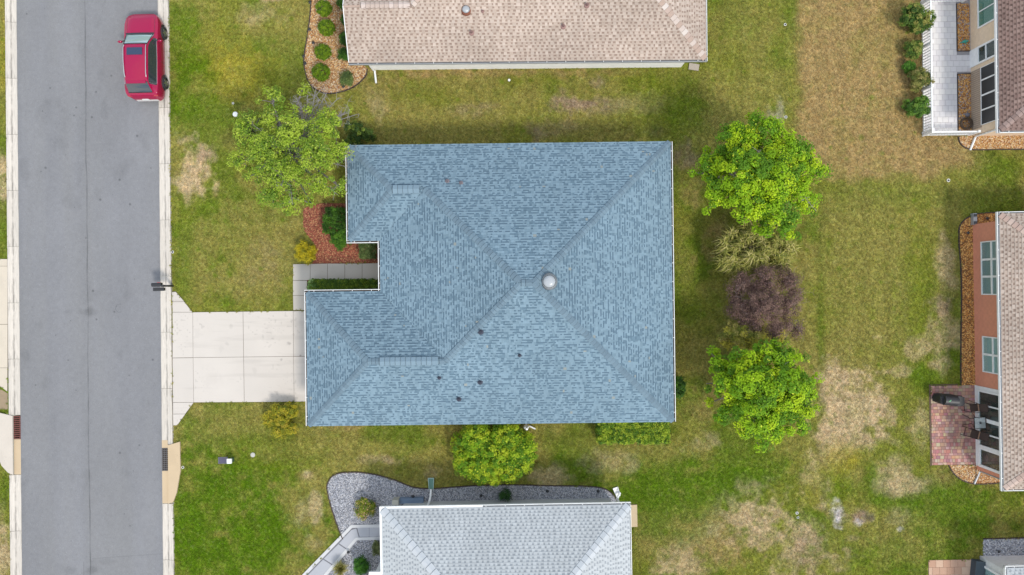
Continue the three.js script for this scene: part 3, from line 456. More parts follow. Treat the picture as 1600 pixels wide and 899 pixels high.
function gutter(parent, a, b, side, seed, o = {}) {            // open U gutter from a to b (x, z), lying on the given side (unit vector)
  const g = part('gutter', parent), w = o.w || 0.13, h = 0.12, y = EAVE - 0.035, dx = b[0] - a[0], dz = b[1] - a[1], L = Math.hypot(dx, dz), tx = dx / L, tz = dz / L, [nx, nz] = side;
  const at = (s, q, yy) => [a[0] + tx * s + nx * q, yy, a[1] + tz * s + nz * q], c = new Geo(), t = 0.028;
  const sec = [[0.002, y], [0.002, y - h], [w, y - h], [w, y + 0.01], [w - t, y + 0.01], [w - t, y - h + 0.015], [0.014, y - h + 0.015], [0.014, y]];
  for (let i = 0; i < sec.length; i++) { const [q, yy] = sec[i], [q2, y2] = sec[(i + 1) % sec.length]; c.quad(at(0, q, yy), at(L, q, yy), at(L, q2, y2), at(0, q2, y2)); }
  for (const s of [0, L]) c.quad(at(s, 0.002, y - h), at(s, w, y - h), at(s, w, y), at(s, 0.002, y));
  mesh('trough', c, o.mat || M.white, g);
  if (o.cover) { const k = new Geo(); k.up(at(0, 0.004, y + 0.02), at(L * o.cover, 0.004, y + 0.02), at(L * o.cover, w, y + 0.018), at(0, w, y + 0.018)); mesh('cover', k, M.white, g); }
  const db = new Geo(); db.up(at(0.02, 0.016, y - h + 0.05), at(L - 0.02, 0.016, y - h + 0.05), at(L - 0.02, w - t - 0.002, y - h + 0.045), at(0.02, w - t - 0.002, y - h + 0.045)); mesh('leaf_debris', db, o.inner || M.debris, g);
  const n = Math.max(1, Math.round(L / (o.gap || 0.95))), hg = new Geo(); hg.bar([0, 0, 0], [nx * (w - 0.006), 0, nz * (w - 0.006)], 0.028, 0.012); const hb = hg.build();
  for (let k = 0; k < n; k++) { const m = mesh('gutter_hanger', hb, M.white, g), p = at((k + 0.5) * L / n, 0.003, y + 0.004); m.position.set(...p); }
  return g;
}
function fascia(parent, pts, name = 'fascia', m = M.white) { const g = new Geo(); for (let i = 0; i < pts.length; i++) { const a = pts[i], b = pts[(i + 1) % pts.length], l = Math.hypot(b[0] - a[0], b[1] - a[1]); const ex = 0; g.bar([a[0], EAVE - 0.10, a[1]], [b[0], EAVE - 0.10, b[1]], 0.024, 0.17); } g.slab(pts, EAVE - 0.19, EAVE - 0.17, [1, 1, 1], false); mesh(name, g, m, parent); }
// a wall as a closed prism; openings are fitted on it
function walls(parent, pts, m, y1 = EAVE - 0.16, name = 'wall') { const g = new Geo(); g.slab(pts, -0.1, y1); mesh(name, g, m, parent); keepOff(pts.map((q) => turned(parent.rotation.y, ...q))); }
// windows in a wall facing -x ('W') , -z ('N'), +z ('S'): u runs along the wall
function opening(parent, name, face, c, u0, u1, y0, y1, o = {}) {
  const g = part(name, parent), f = o.frame || 0.06, dep = o.depth || 0.06, out = face === 'W' || face === 'N' ? -1 : 1, fm = o.frameMat || M.white;
  const bx = (G, ua, ub, ya, yb, d0, d1) => { const cu = (ua + ub) / 2, cy = (ya + yb) / 2, su = ub - ua, sy = yb - ya, cd = c + out * (d0 + d1) / 2, sd = d1 - d0; face === 'W' || face === 'E' ? G.box(cd, cy, cu, sd, sy, su) : G.box(cu, cy, cd, su, sy, sd); };
  const fr = new Geo(); bx(fr, u0, u1, y0, y0 + f, 0.002, dep); bx(fr, u0, u1, y1 - f, y1, 0.002, dep); bx(fr, u0, u0 + f, y0 + f, y1 - f, 0.002, dep); bx(fr, u1 - f, u1, y0 + f, y1 - f, 0.002, dep); mesh('frame', fr, fm, g);
  const cols = o.cols || [1], rows = o.rows || [1], ws = (u1 - u0 - 2 * f), hs = (y1 - y0 - 2 * f), tot = cols.reduce((a, b) => a + b), tr = rows.reduce((a, b) => a + b), mu = o.mullion || 0.05;
  const back = new Geo(); bx(back, u0 + f, u1 - f, y0 + f, y1 - f, 0.004, 0.012); mesh(o.backName || 'blind', back, o.back || M.blind, g);
  let u = u0 + f; cols.forEach((cw, i) => {
    const w = ws * cw / tot; let y = y0 + f;
    rows.forEach((rw, j) => { const h = hs * rw / tr, p = new Geo(); bx(p, u + (i ? mu / 2 : 0), u + w - (i < cols.length - 1 ? mu / 2 : 0), y + (j ? mu / 2 : 0), y + h - (j < rows.length - 1 ? mu / 2 : 0), 0.026, 0.03); mesh('pane', p, o.pane || M.glass, g); y += h; if (j < rows.length - 1) { const q = new Geo(); bx(q, u + (i ? mu / 2 : 0), u + w - (i < cols.length - 1 ? mu / 2 : 0), y - mu / 2, y + mu / 2, 0.014, dep - 0.008); mesh('meeting_rail', q, fm, g); } });
    u += w; if (i < cols.length - 1) { const q = new Geo(); bx(q, u - mu / 2, u + mu / 2, y0 + f, y1 - f, 0.014, dep - 0.004); mesh('mullion', q, fm, g); }
  });
  return g;
}
function pipeVent(parent, f, t, v, col, s = 1) { const g = new Geo(), p = onFace(f, t, v, 0.02); g.tube([[p[0], p[1] - 0.05, p[2]], [p[0], p[1] + 0.24 * s, p[2]]], 0.055 * s, 10, col); g.tube([[p[0], p[1] - 0.05, p[2]], [p[0], p[1] + 0.02, p[2]], [p[0], p[1] + 0.07, p[2]]], [0.13 * s, 0.13 * s, 0.06 * s], 10, col.map((q) => q * 1.5)); return mesh('pipe_vent', g, M.bark, parent, 0.6); }
function domeVent(parent, x, y, z, r, m, ring) {
  const pts = [[0.001, 0.30], [0.12, 0.292], [0.2, 0.265], [0.26, 0.21], [0.285, 0.15]].map(([a, b]) => new THREE.Vector2(a * r / 0.3, b * r / 0.3)), o = part('dome_vent', parent); o.position.set(x, y, z);
  mesh('dome', new THREE.LatheGeometry(pts, 28), m, o);
  const c = new THREE.LatheGeometry([[0.3, 0.16], [0.312, 0.15], [0.312, 0.02], [0.4, -0.12], [0.27, -0.14]].map(([a, b]) => new THREE.Vector2(a * r / 0.3, b * r / 0.3)), 28); mesh('collar', c, ring, o);
  return o;
}
const styles = {
  blue: { rows: 0.130, period: 0.3, tab: (r, i, t, v, f) => {
    const q = r(), w = 0.06 + 0.10 * r(), pat = fbm(t * 0.35 + f.c * 3, v * 0.35 + 11, 3) * 0.7 + fbm(t * 2.2 + f.c, v * 0.22, 3) * 0.3 - 0.5;
    let c = q < 0.58 ? S(140, 165, 180) : q < 0.84 ? S(131, 156, 171) : q < 0.997 ? S(116, 141, 157) : S(160, 166, 162);
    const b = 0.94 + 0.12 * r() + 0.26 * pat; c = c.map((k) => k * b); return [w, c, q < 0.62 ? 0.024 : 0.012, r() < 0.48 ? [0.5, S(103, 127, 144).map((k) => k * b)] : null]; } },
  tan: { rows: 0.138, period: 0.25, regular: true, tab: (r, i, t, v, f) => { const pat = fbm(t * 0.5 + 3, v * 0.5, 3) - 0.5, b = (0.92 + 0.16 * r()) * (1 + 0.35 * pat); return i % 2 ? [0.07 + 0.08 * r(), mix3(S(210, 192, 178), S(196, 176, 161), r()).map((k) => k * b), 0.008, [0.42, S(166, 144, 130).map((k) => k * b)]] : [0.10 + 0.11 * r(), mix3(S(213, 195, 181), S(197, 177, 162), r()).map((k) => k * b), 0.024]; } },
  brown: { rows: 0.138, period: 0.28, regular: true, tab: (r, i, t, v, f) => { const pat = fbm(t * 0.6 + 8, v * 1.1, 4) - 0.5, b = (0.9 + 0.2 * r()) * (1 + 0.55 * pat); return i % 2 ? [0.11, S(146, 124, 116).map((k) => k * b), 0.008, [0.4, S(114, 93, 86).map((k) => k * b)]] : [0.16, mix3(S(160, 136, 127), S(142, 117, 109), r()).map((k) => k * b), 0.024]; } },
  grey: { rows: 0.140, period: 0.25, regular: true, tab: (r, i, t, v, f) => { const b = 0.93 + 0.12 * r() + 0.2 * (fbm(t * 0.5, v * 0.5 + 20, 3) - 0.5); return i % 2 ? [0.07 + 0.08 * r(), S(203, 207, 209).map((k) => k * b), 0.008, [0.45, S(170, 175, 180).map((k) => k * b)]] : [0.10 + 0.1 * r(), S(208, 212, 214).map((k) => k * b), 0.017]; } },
};
function shingles(roof, faces, st, seed) { const g = new Geo(), r = rng(seed); for (const f of faces) shingleFace(g, f, st, r); const m = mesh('shingles', g, M.shingle, roof); m.userData = { kind: 'stuff' }; return m; }

// ------------------------------------------------------------------ the house in the middle
let blueHouse, blueF;
{
  const h = blueHouse = thing('house', 'large house with blue grey shingle hip roof in the centre', 'house', [0, 0, 0], 0.012);
  const zN = -7.29, zS = 6.88, xE = 8.10, w1 = -8.24, w2 = -6.65, w3 = -10.41, z1 = -2.48, z2 = 0.13;
  const hd = (zS - zN) / 2, zr = zN + hd, xe = xE - hd, xw = w2 + hd, uh = (z1 - zN) / 2, uz = zN + uh, lh = (zS - z2) / 2, lz = zS - lh;
  const F_ = blueF = {
    N: { d: 'N', c: zN, L: [[0, w1], [uh, w1 + uh], [uh, w2 + uh], [hd, xw]], R: [[0, xE], [hd, xe]] }, E: { d: 'E', c: xE, L: [[0, zN], [hd, zr]], R: [[0, zS], [hd, zr]] },
    S: { d: 'S', c: zS, L: [[0, w3], [lh, w3 + lh], [lh, w2 + lh], [hd, xw]], R: [[0, xE], [hd, xe]] }, W: { d: 'W', c: w2, L: [[0, z1], [uh, uz], [hd, zr]], R: [[0, z2], [lh, lz], [hd, zr]] },
    UW: { d: 'W', c: w1, L: [[0, zN], [uh, uz]], R: [[0, z1], [uh, uz]] }, US: { d: 'S', c: z1, L: [[0, w1], [uh, w1 + uh]], R: [[0, w2], [uh, w2 + uh]] },
    LW: { d: 'W', c: w3, L: [[0, z2], [lh, lz]], R: [[0, zS], [lh, lz]] }, LN: { d: 'N', c: z2, L: [[0, w3], [lh, w3 + lh]], R: [[0, w2], [lh, w2 + lh]] },
  };
  const faces = Object.values(F_), roof = part('roof', h);
  mesh('roof_deck', roofDeck(faces, null, S(140, 168, 186)), M.shingle, roof);
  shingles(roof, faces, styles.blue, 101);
  const out = [[w1, zN], [xE, zN], [xE, zS], [w3, zS], [w3, z2], [w2, z2], [w2, z1], [w1, z1]];
  fascia(h, out);
  const ins = 0.42; walls(h, [[w1 + ins, zN + ins], [xE - ins, zN + ins], [xE - ins, zS - ins], [w3 + ins, zS - ins], [w3 + ins, z2 + ins], [w2 + ins, z2 + ins], [w2 + ins, z1 - ins], [w1 + ins, z1 - ins]], mat(S(214, 206, 190), { map: TG, bumpMap: TS, bumpScale: 0.004 }));
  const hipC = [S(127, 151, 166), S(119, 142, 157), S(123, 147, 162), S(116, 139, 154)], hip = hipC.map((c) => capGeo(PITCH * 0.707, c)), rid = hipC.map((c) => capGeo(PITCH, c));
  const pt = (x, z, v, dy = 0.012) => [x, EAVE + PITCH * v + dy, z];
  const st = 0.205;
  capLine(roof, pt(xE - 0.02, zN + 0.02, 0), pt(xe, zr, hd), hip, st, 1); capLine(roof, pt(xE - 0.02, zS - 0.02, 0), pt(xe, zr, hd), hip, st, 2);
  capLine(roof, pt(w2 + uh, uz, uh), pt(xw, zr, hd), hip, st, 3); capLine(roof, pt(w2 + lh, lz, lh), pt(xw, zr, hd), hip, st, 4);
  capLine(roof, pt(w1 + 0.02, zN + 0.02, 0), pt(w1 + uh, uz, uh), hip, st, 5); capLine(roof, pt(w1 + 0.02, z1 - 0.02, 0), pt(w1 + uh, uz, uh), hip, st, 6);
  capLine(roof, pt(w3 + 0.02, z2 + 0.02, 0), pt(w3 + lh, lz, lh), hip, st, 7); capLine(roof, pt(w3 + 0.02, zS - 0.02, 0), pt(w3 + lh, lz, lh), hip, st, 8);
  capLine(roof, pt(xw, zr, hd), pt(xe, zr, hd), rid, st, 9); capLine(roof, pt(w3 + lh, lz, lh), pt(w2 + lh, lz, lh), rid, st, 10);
  for (const [xa, xb, z, v, s] of [[w1 + uh + 0.05, w2 + uh - 0.25, uz, uh, 12], [w3 + lh + 0.6, w2 + lh - 0.35, lz, lh, 13]]) {      // raised ridge vents
    const rv = part('ridge_vent', roof), y = EAVE + PITCH * v, g = new Geo(), w = 0.19;
    g.quad([xa, y - 0.085, z - w], [xb, y - 0.085, z - w], [xb, y + 0.0, z - w], [xa, y + 0.0, z - w]).quad([xa, y - 0.085, z + w], [xb, y - 0.085, z + w], [xb, y + 0.0, z + w], [xa, y + 0.0, z + w]);
    for (const x of [xa, xb]) g.quad([x, y - 0.09, z - w], [x, y - 0.09, z + w], [x, y + 0.0, z + w], [x, y + 0.0, z - w]).tri([x, y, z - w], [x, y, z + w], [x, y + 0.09, z]);
    mesh('vent_body', g, M.dark, rv);
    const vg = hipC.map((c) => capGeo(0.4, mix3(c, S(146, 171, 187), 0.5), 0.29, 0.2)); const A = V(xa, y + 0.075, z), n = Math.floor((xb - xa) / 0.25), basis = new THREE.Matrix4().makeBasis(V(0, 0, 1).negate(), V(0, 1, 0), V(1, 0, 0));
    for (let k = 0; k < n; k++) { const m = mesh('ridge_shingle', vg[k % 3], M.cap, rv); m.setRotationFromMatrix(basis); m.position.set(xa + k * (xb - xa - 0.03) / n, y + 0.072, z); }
  }
  gutter(h, [w1, zN - 0.02], [w1, z1 + 0.0], [-1, 0], 1); gutter(h, [w1 - 0.13, z1], [w2 - 0.13, z1], [0, 1], 2); gutter(h, [w2, z1 + 0.0], [w2, z2], [-1, 0], 3);
  gutter(h, [w3 - 0.13, z2], [w2, z2], [0, -1], 4); gutter(h, [w3, z2], [w3, zS + 0.02], [-1, 0], 5); gutter(h, [xE, zN - 0.02], [xE, zS + 0.02], [1, 0], 6);
  const P2 = (px, py, y) => turned(-0.012, ...plan(px, py, y));
  { const [x, z] = P2(858, 440, 5.75); domeVent(h, x, EAVE + PITCH * (hd - 0.35) + 0.06, z, 0.3, mat([0.38, 0.40, 0.42], { roughness: 0.3, map: rep(T.grain, 0.3) }), M.galv); }
  for (const [px, py, f, s, y] of [[698, 282, 'N', 0.9, 3.7], [720, 285, 'N', 0.8, 3.7], [751, 519, 'S', 1.1, 4.8], [812, 556, 'S', 0.7, 4.3], [686, 591, 'S', 0.75, 3.8], [750, 598, 'S', 1.05, 3.7], [717, 624, 'S', 1.0, 3.2]]) {
    const [x, z] = P2(px, py, y + 0.1); pipeVent(h, F_[f], x, f === 'N' ? z - zN : zS - z, f === 'N' ? S(120, 112, 118) : S(66, 70, 84), s);
  }
  // garage door and windows under the eaves
  const gd = part('garage_door', h), gp = new Geo(); for (let k = 0; k < 4; k++) gp.box(w3 + ins - 0.03, 0.3 + k * 0.53, 3.5, 0.05, 0.5, 4.8); mesh('door_panel', gp, M.white, gd);
  opening(h, 'window', 'W', w1 + ins, -6.1, -3.6, 0.8, 2.1, { cols: [1, 1], rows: [1, 1] }); opening(h, 'window', 'W', w2 + ins, -1.6, -0.9, 0.1, 2.1, { back: M.room });
  for (const [a, b] of [[-5, -3.6], [0.5, 1.9], [4.6, 6]]) opening(h, 'window', 'N', zN + ins, a, b, 0.9, 2.1, { rows: [1, 1] });
  for (const [a, b] of [[-6, -4.6], [3.2, 4.6]]) opening(h, 'window', 'S', zS - ins, a, b, 0.9, 2.1, { rows: [1, 1] });
  opening(h, 'sliding_door', 'E', xE - ins, -2.4, 1.8, 0.1, 2.1, { cols: [1, 1, 1], back: M.room });
}

// ------------------------------------------------------------------ the tan roofed house to the north
{
  const TH = 0.009, h = thing('house', 'house with pinkish tan shingle roof and white side wall', 'house', [0, 0, 0], TH), zS = -11.5, xE = 9.92, xW = -8.17, zN = -25.7, hd = (zS - zN) / 2, zr = zS - hd, u = 2.42, w2 = -7.19, zw = zS - 2 * u;
  const near = (x, z) => z > -20.5;
  const faces = [{ d: 'S', c: zS, L: [[0, xW], [u, xW], [u, w2 + u], [hd, w2 + hd]], R: [[0, xE], [hd, xE - hd]], keep: near }, { d: 'E', c: xE, L: [[0, zN], [hd, zr]], R: [[0, zS], [hd, zr]], keep: near }, { d: 'N', c: zN, L: [[0, w2], [hd, w2 + hd]], R: [[0, xE], [hd, xE - hd]], keep: near },
    { d: 'W', c: w2, L: [[0, zN], [hd, zr]], R: [[0, zw], [u, zS - u], [hd, zr]], keep: near }, { d: 'N', c: zw, L: [[0, xW], [u, xW]], R: [[0, w2], [u, w2 + u]], keep: near }];
  const roof = part('roof', h); mesh('roof_deck', roofDeck(faces, null, S(205, 180, 165)), M.shingle, roof); shingles(roof, faces, styles.tan, 102);
  fascia(h, [[xW, zw], [xW, zS], [xE, zS], [xE, zN], [w2, zN], [w2, zw]]);
  const rk = new Geo(); rk.tri([xW + 0.02, EAVE - 0.1, zS], [xW + 0.02, EAVE - 0.1, zw], [xW + 0.02, EAVE + PITCH * u - 0.01, zS - u]); for (const z of [zS, zw]) rk.bar([xW, EAVE - 0.03, z], [xW, EAVE + PITCH * u - 0.03, zS - u], 0.03, 0.14); mesh('gable', rk, M.white, h);
  walls(h, [[xW + 0.72, zS - 0.42], [xE - 0.6, zS - 0.42], [xE - 0.6, zN + 0.4], [w2 + 0.4, zN + 0.4], [w2 + 0.4, zw + 0.4], [xW + 0.72, zw + 0.4]], M.whiteWall);
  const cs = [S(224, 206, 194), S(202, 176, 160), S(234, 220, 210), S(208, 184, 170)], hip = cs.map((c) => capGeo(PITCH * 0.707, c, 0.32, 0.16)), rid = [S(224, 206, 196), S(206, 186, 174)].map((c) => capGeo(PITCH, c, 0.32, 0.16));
  const pt = (x, z, v) => [x, EAVE + PITCH * v + 0.012, z];
  capLine(roof, pt(xE - 0.02, zS - 0.02, 0), pt(xE - hd, zr, hd), hip, 0.23, 21); capLine(roof, pt(w2 + u, zS - u, u), pt(w2 + hd, zr, hd), hip, 0.23, 22); capLine(roof, pt(xW + 0.9, zS - u, u), pt(w2 + u, zS - u, u), rid, 0.23, 23, 0.035); capLine(roof, pt(w2 + hd, zr, hd), pt(xE - hd, zr, hd), rid, 0.23, 24);
  const rvg = new Geo(); rvg.box((xW + 0.9 + w2 + u) / 2, EAVE + PITCH * u + 0.0, zS - u, w2 + u - xW - 0.9, 0.05, 0.26); mesh('ridge_vent', rvg, mat(S(176, 152, 138), { map: TG }), roof);
  gutter(h, [xW - 0.02, zS], [xE + 0.1, zS], [0, 1], 7, { mat: M.galv, w: 0.12, inner: M.guard }); gutter(h, [xE, zS + 0.1], [xE, zN], [1, 0], 8, { mat: M.white, w: 0.1 });
  const P2 = (px, py, y) => turned(-TH, ...plan(px, py, y)), fS = faces[0];
  for (const [px, py, y] of [[736, 47, 3.4], [881, 37, 3.5], [919, 1, 4.1], [753, 9, 4.1]]) { const [x, z] = P2(px, py, y + 0.15); pipeVent(h, fS, x, zS - z, S(150, 118, 112), px === 753 ? 0.6 : 1); }
  { const [x, z] = P2(727, 8, 4.2); domeVent(h, x, EAVE + PITCH * (zS - z) + 0.02, z, 0.2, M.galv, mat(S(176, 110, 84), { map: TG })); }
  const [dx, dz] = turned(-TH, ...plan(586, 109)); const g = new Geo(); g.tube([[dx - 0.12, EAVE - 0.15, zS + 0.06], [dx - 0.10, EAVE - 0.35, zS - 0.3], [dx - 0.05, 0.3, zS - 0.34], [dx, 0.12, dz + 0.1], [dx + 0.06, 0.06, dz + 0.75]], 0.055, 8); mesh('downspout', g, M.white, h, 0.7);
  opening(h, 'window', 'S', zS - 0.42, -0.9, 0.4, 1.0, 2.1, { rows: [1, 1] }); 
  const pad = new Geo(); pad.box(...(() => { const [x, z] = plan(1084, 105); return [x, 0.03, z]; })(), 0.55, 0.08, 0.35, S(205, 192, 176), -0.15); single('splash_block', pad, M.concrete, 'tan concrete splash block at corner of the white wall', 'splash block');
}

// ------------------------------------------------------------------ the pale grey roofed house to the south
{
  const TH = 0.0175, h = thing('house', 'house with pale grey shingle roof and white hips', 'house', [0, 0, 0], TH), zN = 11.14, xW = -6.78, xE = 5.74, zS = 25, hd = (xE - xW) / 2, ap = zN + hd, mx = (xE + xW) / 2, near = (x, z) => z < 20;
  const zw = 14.42, xq = -7.42, wv = 3;
  const faces = [{ d: 'N', c: zN, L: [[0, xW], [hd, mx]], R: [[0, xE], [hd, mx]], keep: near }, { d: 'E', c: xE, L: [[0, zN], [hd, ap]], R: [[0, zS], [hd, zS - hd]], keep: near }, { d: 'W', c: xW, L: [[0, zN], [hd, ap]], R: [[0, zS], [hd, zS - hd]], keep: near }, { d: 'S', c: zS, L: [[0, xW], [hd, mx]], R: [[0, xE], [hd, mx]], keep: near }];
  const roof = part('roof', h); mesh('roof_deck', roofDeck(faces, null, S(205, 208, 210)), M.shingle, roof); shingles(roof, faces, styles.grey, 103);
  const porch = part('porch_roof', h), pg = new Geo(); pg.slab([[xq, zw], [xW - 0.02, zw], [xW - 0.02, zw + 4], [xq, zw + 4]], EAVE - 0.2, EAVE - 0.02, S(214, 218, 220)); mesh('porch_deck', pg, M.cap, porch);
  const pw = new Geo(); pw.box((xq + xW) / 2 - 0.04, EAVE - 0.08, zw - 0.05, xW - xq + 0.1, 0.14, 0.12); pw.box(xq - 0.05, EAVE - 0.08, zw + 2, 0.12, 0.14, 4); mesh('porch_gutter', pw, M.white, porch);
  const pc = new Geo(); pc.box(xq + 0.2, (EAVE - 0.2) / 2, zw + 0.25, 0.2, EAVE - 0.2, 0.2); mesh('porch_post', pc, M.white, porch);
  fascia(h, [[xW, zN], [xE, zN], [xE, zS], [xW, zS]]);
  walls(h, [[xW + 0.75, zN + 0.42], [xE - 0.6, zN + 0.42], [xE - 0.6, zS - 0.4], [xW + 0.75, zS - 0.4]], mat(S(226, 228, 226), { map: TG, bumpMap: TS, bumpScale: 0.004 }));
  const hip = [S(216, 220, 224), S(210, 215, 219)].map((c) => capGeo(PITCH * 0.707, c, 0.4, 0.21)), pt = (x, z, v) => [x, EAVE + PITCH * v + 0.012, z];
  capLine(roof, pt(xW + 0.02, zN + 0.02, 0), pt(mx, ap, hd), hip, 0.36, 31); capLine(roof, pt(xE - 0.02, zN + 0.02, 0), pt(mx, ap, hd), hip, 0.36, 32); capLine(roof, pt(mx, ap, hd), pt(mx, zS - hd, hd), hip, 0.36, 33);
  gutter(h, [xW - 0.13, zN], [xE + 0.1, zN], [0, -1], 9, { w: 0.14, cover: 0.41, gap: 1.0, inner: M.galv }); gutter(h, [xW, zN - 0.14], [xW, zw], [-1, 0], 10, { w: 0.14, cover: 0.985, inner: M.galv }); gutter(h, [xE, zN], [xE, zS], [1, 0], 11, { w: 0.1, inner: M.galv });
  const L2 = (px, py, y = 0) => turned(-TH, ...plan(px, py, y));
  // electric box and plinth against the wall
  const [bx, bz] = L2(644, 789); const pl = new Geo(); pl.box(bx, 0.16, zN + 0.3, 1.3, 0.32, 0.28); mesh('wall_step', pl, mat(S(134, 156, 182), { map: TG }), h);
  const eb = new Geo(); eb.box(bx - 0.82, 0.3, zN + 0.28, 0.34, 0.6, 0.26); mesh('utility_box', eb, mat(S(200, 198, 184), { roughness: 0.6 }), h);
  opening(h, 'window', 'N', zN + 0.42, L2(890, 787)[0], L2(950, 787)[0], 1.25, 2.2, { back: M.room, cols: [1, 1] });
  const d1 = L2(672, 792), d2 = L2(674, 764); const g = new Geo(); g.tube([[d1[0] - 0.05, EAVE - 0.1, zN + 0.05], [d1[0] - 0.02, EAVE - 0.35, zN + 0.36], [d1[0], 0.4, zN + 0.36], [d1[0] + 0.05, 0.16, zN + 0.1], [d2[0], 0.1, d2[1]]], 0.06, 8); mesh('downspout', g, M.white, h, 0.7);
  const e1 = L2(963, 784), e2 = L2(967, 772), k = new Geo(); k.tube([[e1[0], EAVE - 0.1, zN + 0.05], [e1[0], EAVE - 0.35, zN + 0.36], [e1[0], 0.35, zN + 0.36], [e1[0] + 0.18, 0.2, zN + 0.1], [e2[0] + 0.05, 0.1, e2[1]], [e2[0] - 0.08, 0.07, e2[1] - 0.25]], 0.06, 8); mesh('downspout', k, M.white, h, 0.7);
  const tr = (x, z) => turned(TH, x, z);
  const sb = thing('splash_tray', 'pale green splash tray at the downspout over grey gravel', 'splash tray', [tr(d2[0], d2[1] - 0.3)[0], 0.05, tr(d2[0], d2[1] - 0.3)[1]], TH), q = new Geo();
  q.slab([[-0.1, 0.3], [0.1, 0.3], [0.14, -0.3], [-0.14, -0.3]], 0, 0.03, [1, 1, 1]); mesh('tray', q, mat(S(120, 166, 152), { roughness: 0.6 }), sb); const q2 = new Geo(); q2.bar([-0.11, 0.05, 0.3], [-0.15, 0.05, -0.3], 0.03, 0.09); q2.bar([0.11, 0.05, 0.3], [0.15, 0.05, -0.3], 0.03, 0.09); q2.bar([-0.15, 0.05, -0.3], [0.15, 0.05, -0.3], 0.03, 0.05); mesh('rim', q2, mat(S(190, 222, 212), { roughness: 0.6 }), sb);
  const s3 = plan(959, 769), t3 = thing('splash_tray', 'white splash tray at east end of the grey gravel', 'splash tray', [s3[0] + 0.16, 0.05, s3[1] - 0.02], 0.35), r3 = new Geo(); r3.slab([[-0.1, 0.25], [0.1, 0.25], [0.14, -0.25], [-0.14, -0.25]], 0, 0.03, [1, 1, 1]); mesh('tray', r3, M.white, t3); const r4 = new Geo(); for (const s of [-1, 1]) r4.bar([s * 0.1, 0.05, 0.25], [s * 0.14, 0.05, -0.25], 0.025, 0.08); mesh('rim', r4, M.white, t3);
  const pd = new Geo(), [px, pz] = plan(984, 806); pd.box(px, 0.03, pz, 0.8, 0.1, 1.2, S(236, 212, 176), TH); single('equipment_pad', pd, M.concrete, 'cream concrete pad beside east wall under pale grey roof', 'pad'); keepOff([[px - 0.4, pz - 0.6], [px + 0.4, pz - 0.6], [px + 0.4, pz + 0.6], [px - 0.4, pz + 0.6]]);
}

// ------------------------------------------------------------------ houses along the east side
const terracotta = mat(S(180, 120, 96, 0.66), { map: TG, bumpMap: TS, bumpScale: 0.004 }), beige = mat(S(204, 182, 156, 0.78), { map: TG, bumpMap: TS, bumpScale: 0.004 });
function sideHouse(label, TH, xW, zN, zS, style, seed, wallMat, wx, wz0, wz1, capCols, deck) {
  const h = thing('house', label, 'house', [0, 0, 0], TH), hd = (zS - zN) / 2, zr = zN + hd, xE = xW + 16, near = (x, z) => x < 33.5 && z > -22;
  const faces = [{ d: 'W', c: xW, L: [[0, zN], [hd, zr]], R: [[0, zS], [hd, zr]], keep: near }, { d: 'N', c: zN, L: [[0, xW], [hd, xW + hd]], R: [[0, xE], [hd, xE - 0.1]], keep: near }, { d: 'S', c: zS, L: [[0, xW], [hd, xW + hd]], R: [[0, xE], [hd, xE - 0.1]], keep: near }];
  const roof = part('roof', h); mesh('roof_deck', roofDeck(faces, null, deck), M.shingle, roof); shingles(roof, faces, style, seed);
  fascia(h, [[xW, zN], [xE, zN], [xE, zS], [xW, zS]]);
  const eg = new Geo(); eg.tri([xE - 0.5, EAVE - 0.1, zN], [xE - 0.5, EAVE - 0.1, zS], [xE - 0.5, EAVE + PITCH * hd, zr]); mesh('gable', eg, wallMat, h);
  walls(h, [[wx, wz0], [xE - 0.5, wz0], [xE - 0.5, wz1], [wx, wz1]], wallMat);
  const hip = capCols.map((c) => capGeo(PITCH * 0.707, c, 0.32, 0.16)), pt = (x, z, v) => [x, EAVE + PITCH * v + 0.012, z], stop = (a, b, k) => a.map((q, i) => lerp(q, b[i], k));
  for (const z of [zN, zS]) { const a = pt(xW + 0.02, z + (z === zN ? 0.02 : -0.02), 0), b = pt(xW + hd, zr, hd); capLine(roof, a, stop(a, b, 0.9), hip, 0.24, seed + z); }
  gutter(h, [xW, zN - 0.12], [xW, zS + 0.12], [-1, 0], seed, { inner: M.guard, gap: 1.35 }); gutter(h, [xW - 0.0, zN], [xE, zN], [0, -1], seed + 1, { inner: M.guard, w: 0.12 }); gutter(h, [xW, zS], [xE, zS], [0, 1], seed + 2, { inner: M.guard, w: 0.12 });
  return h;
}
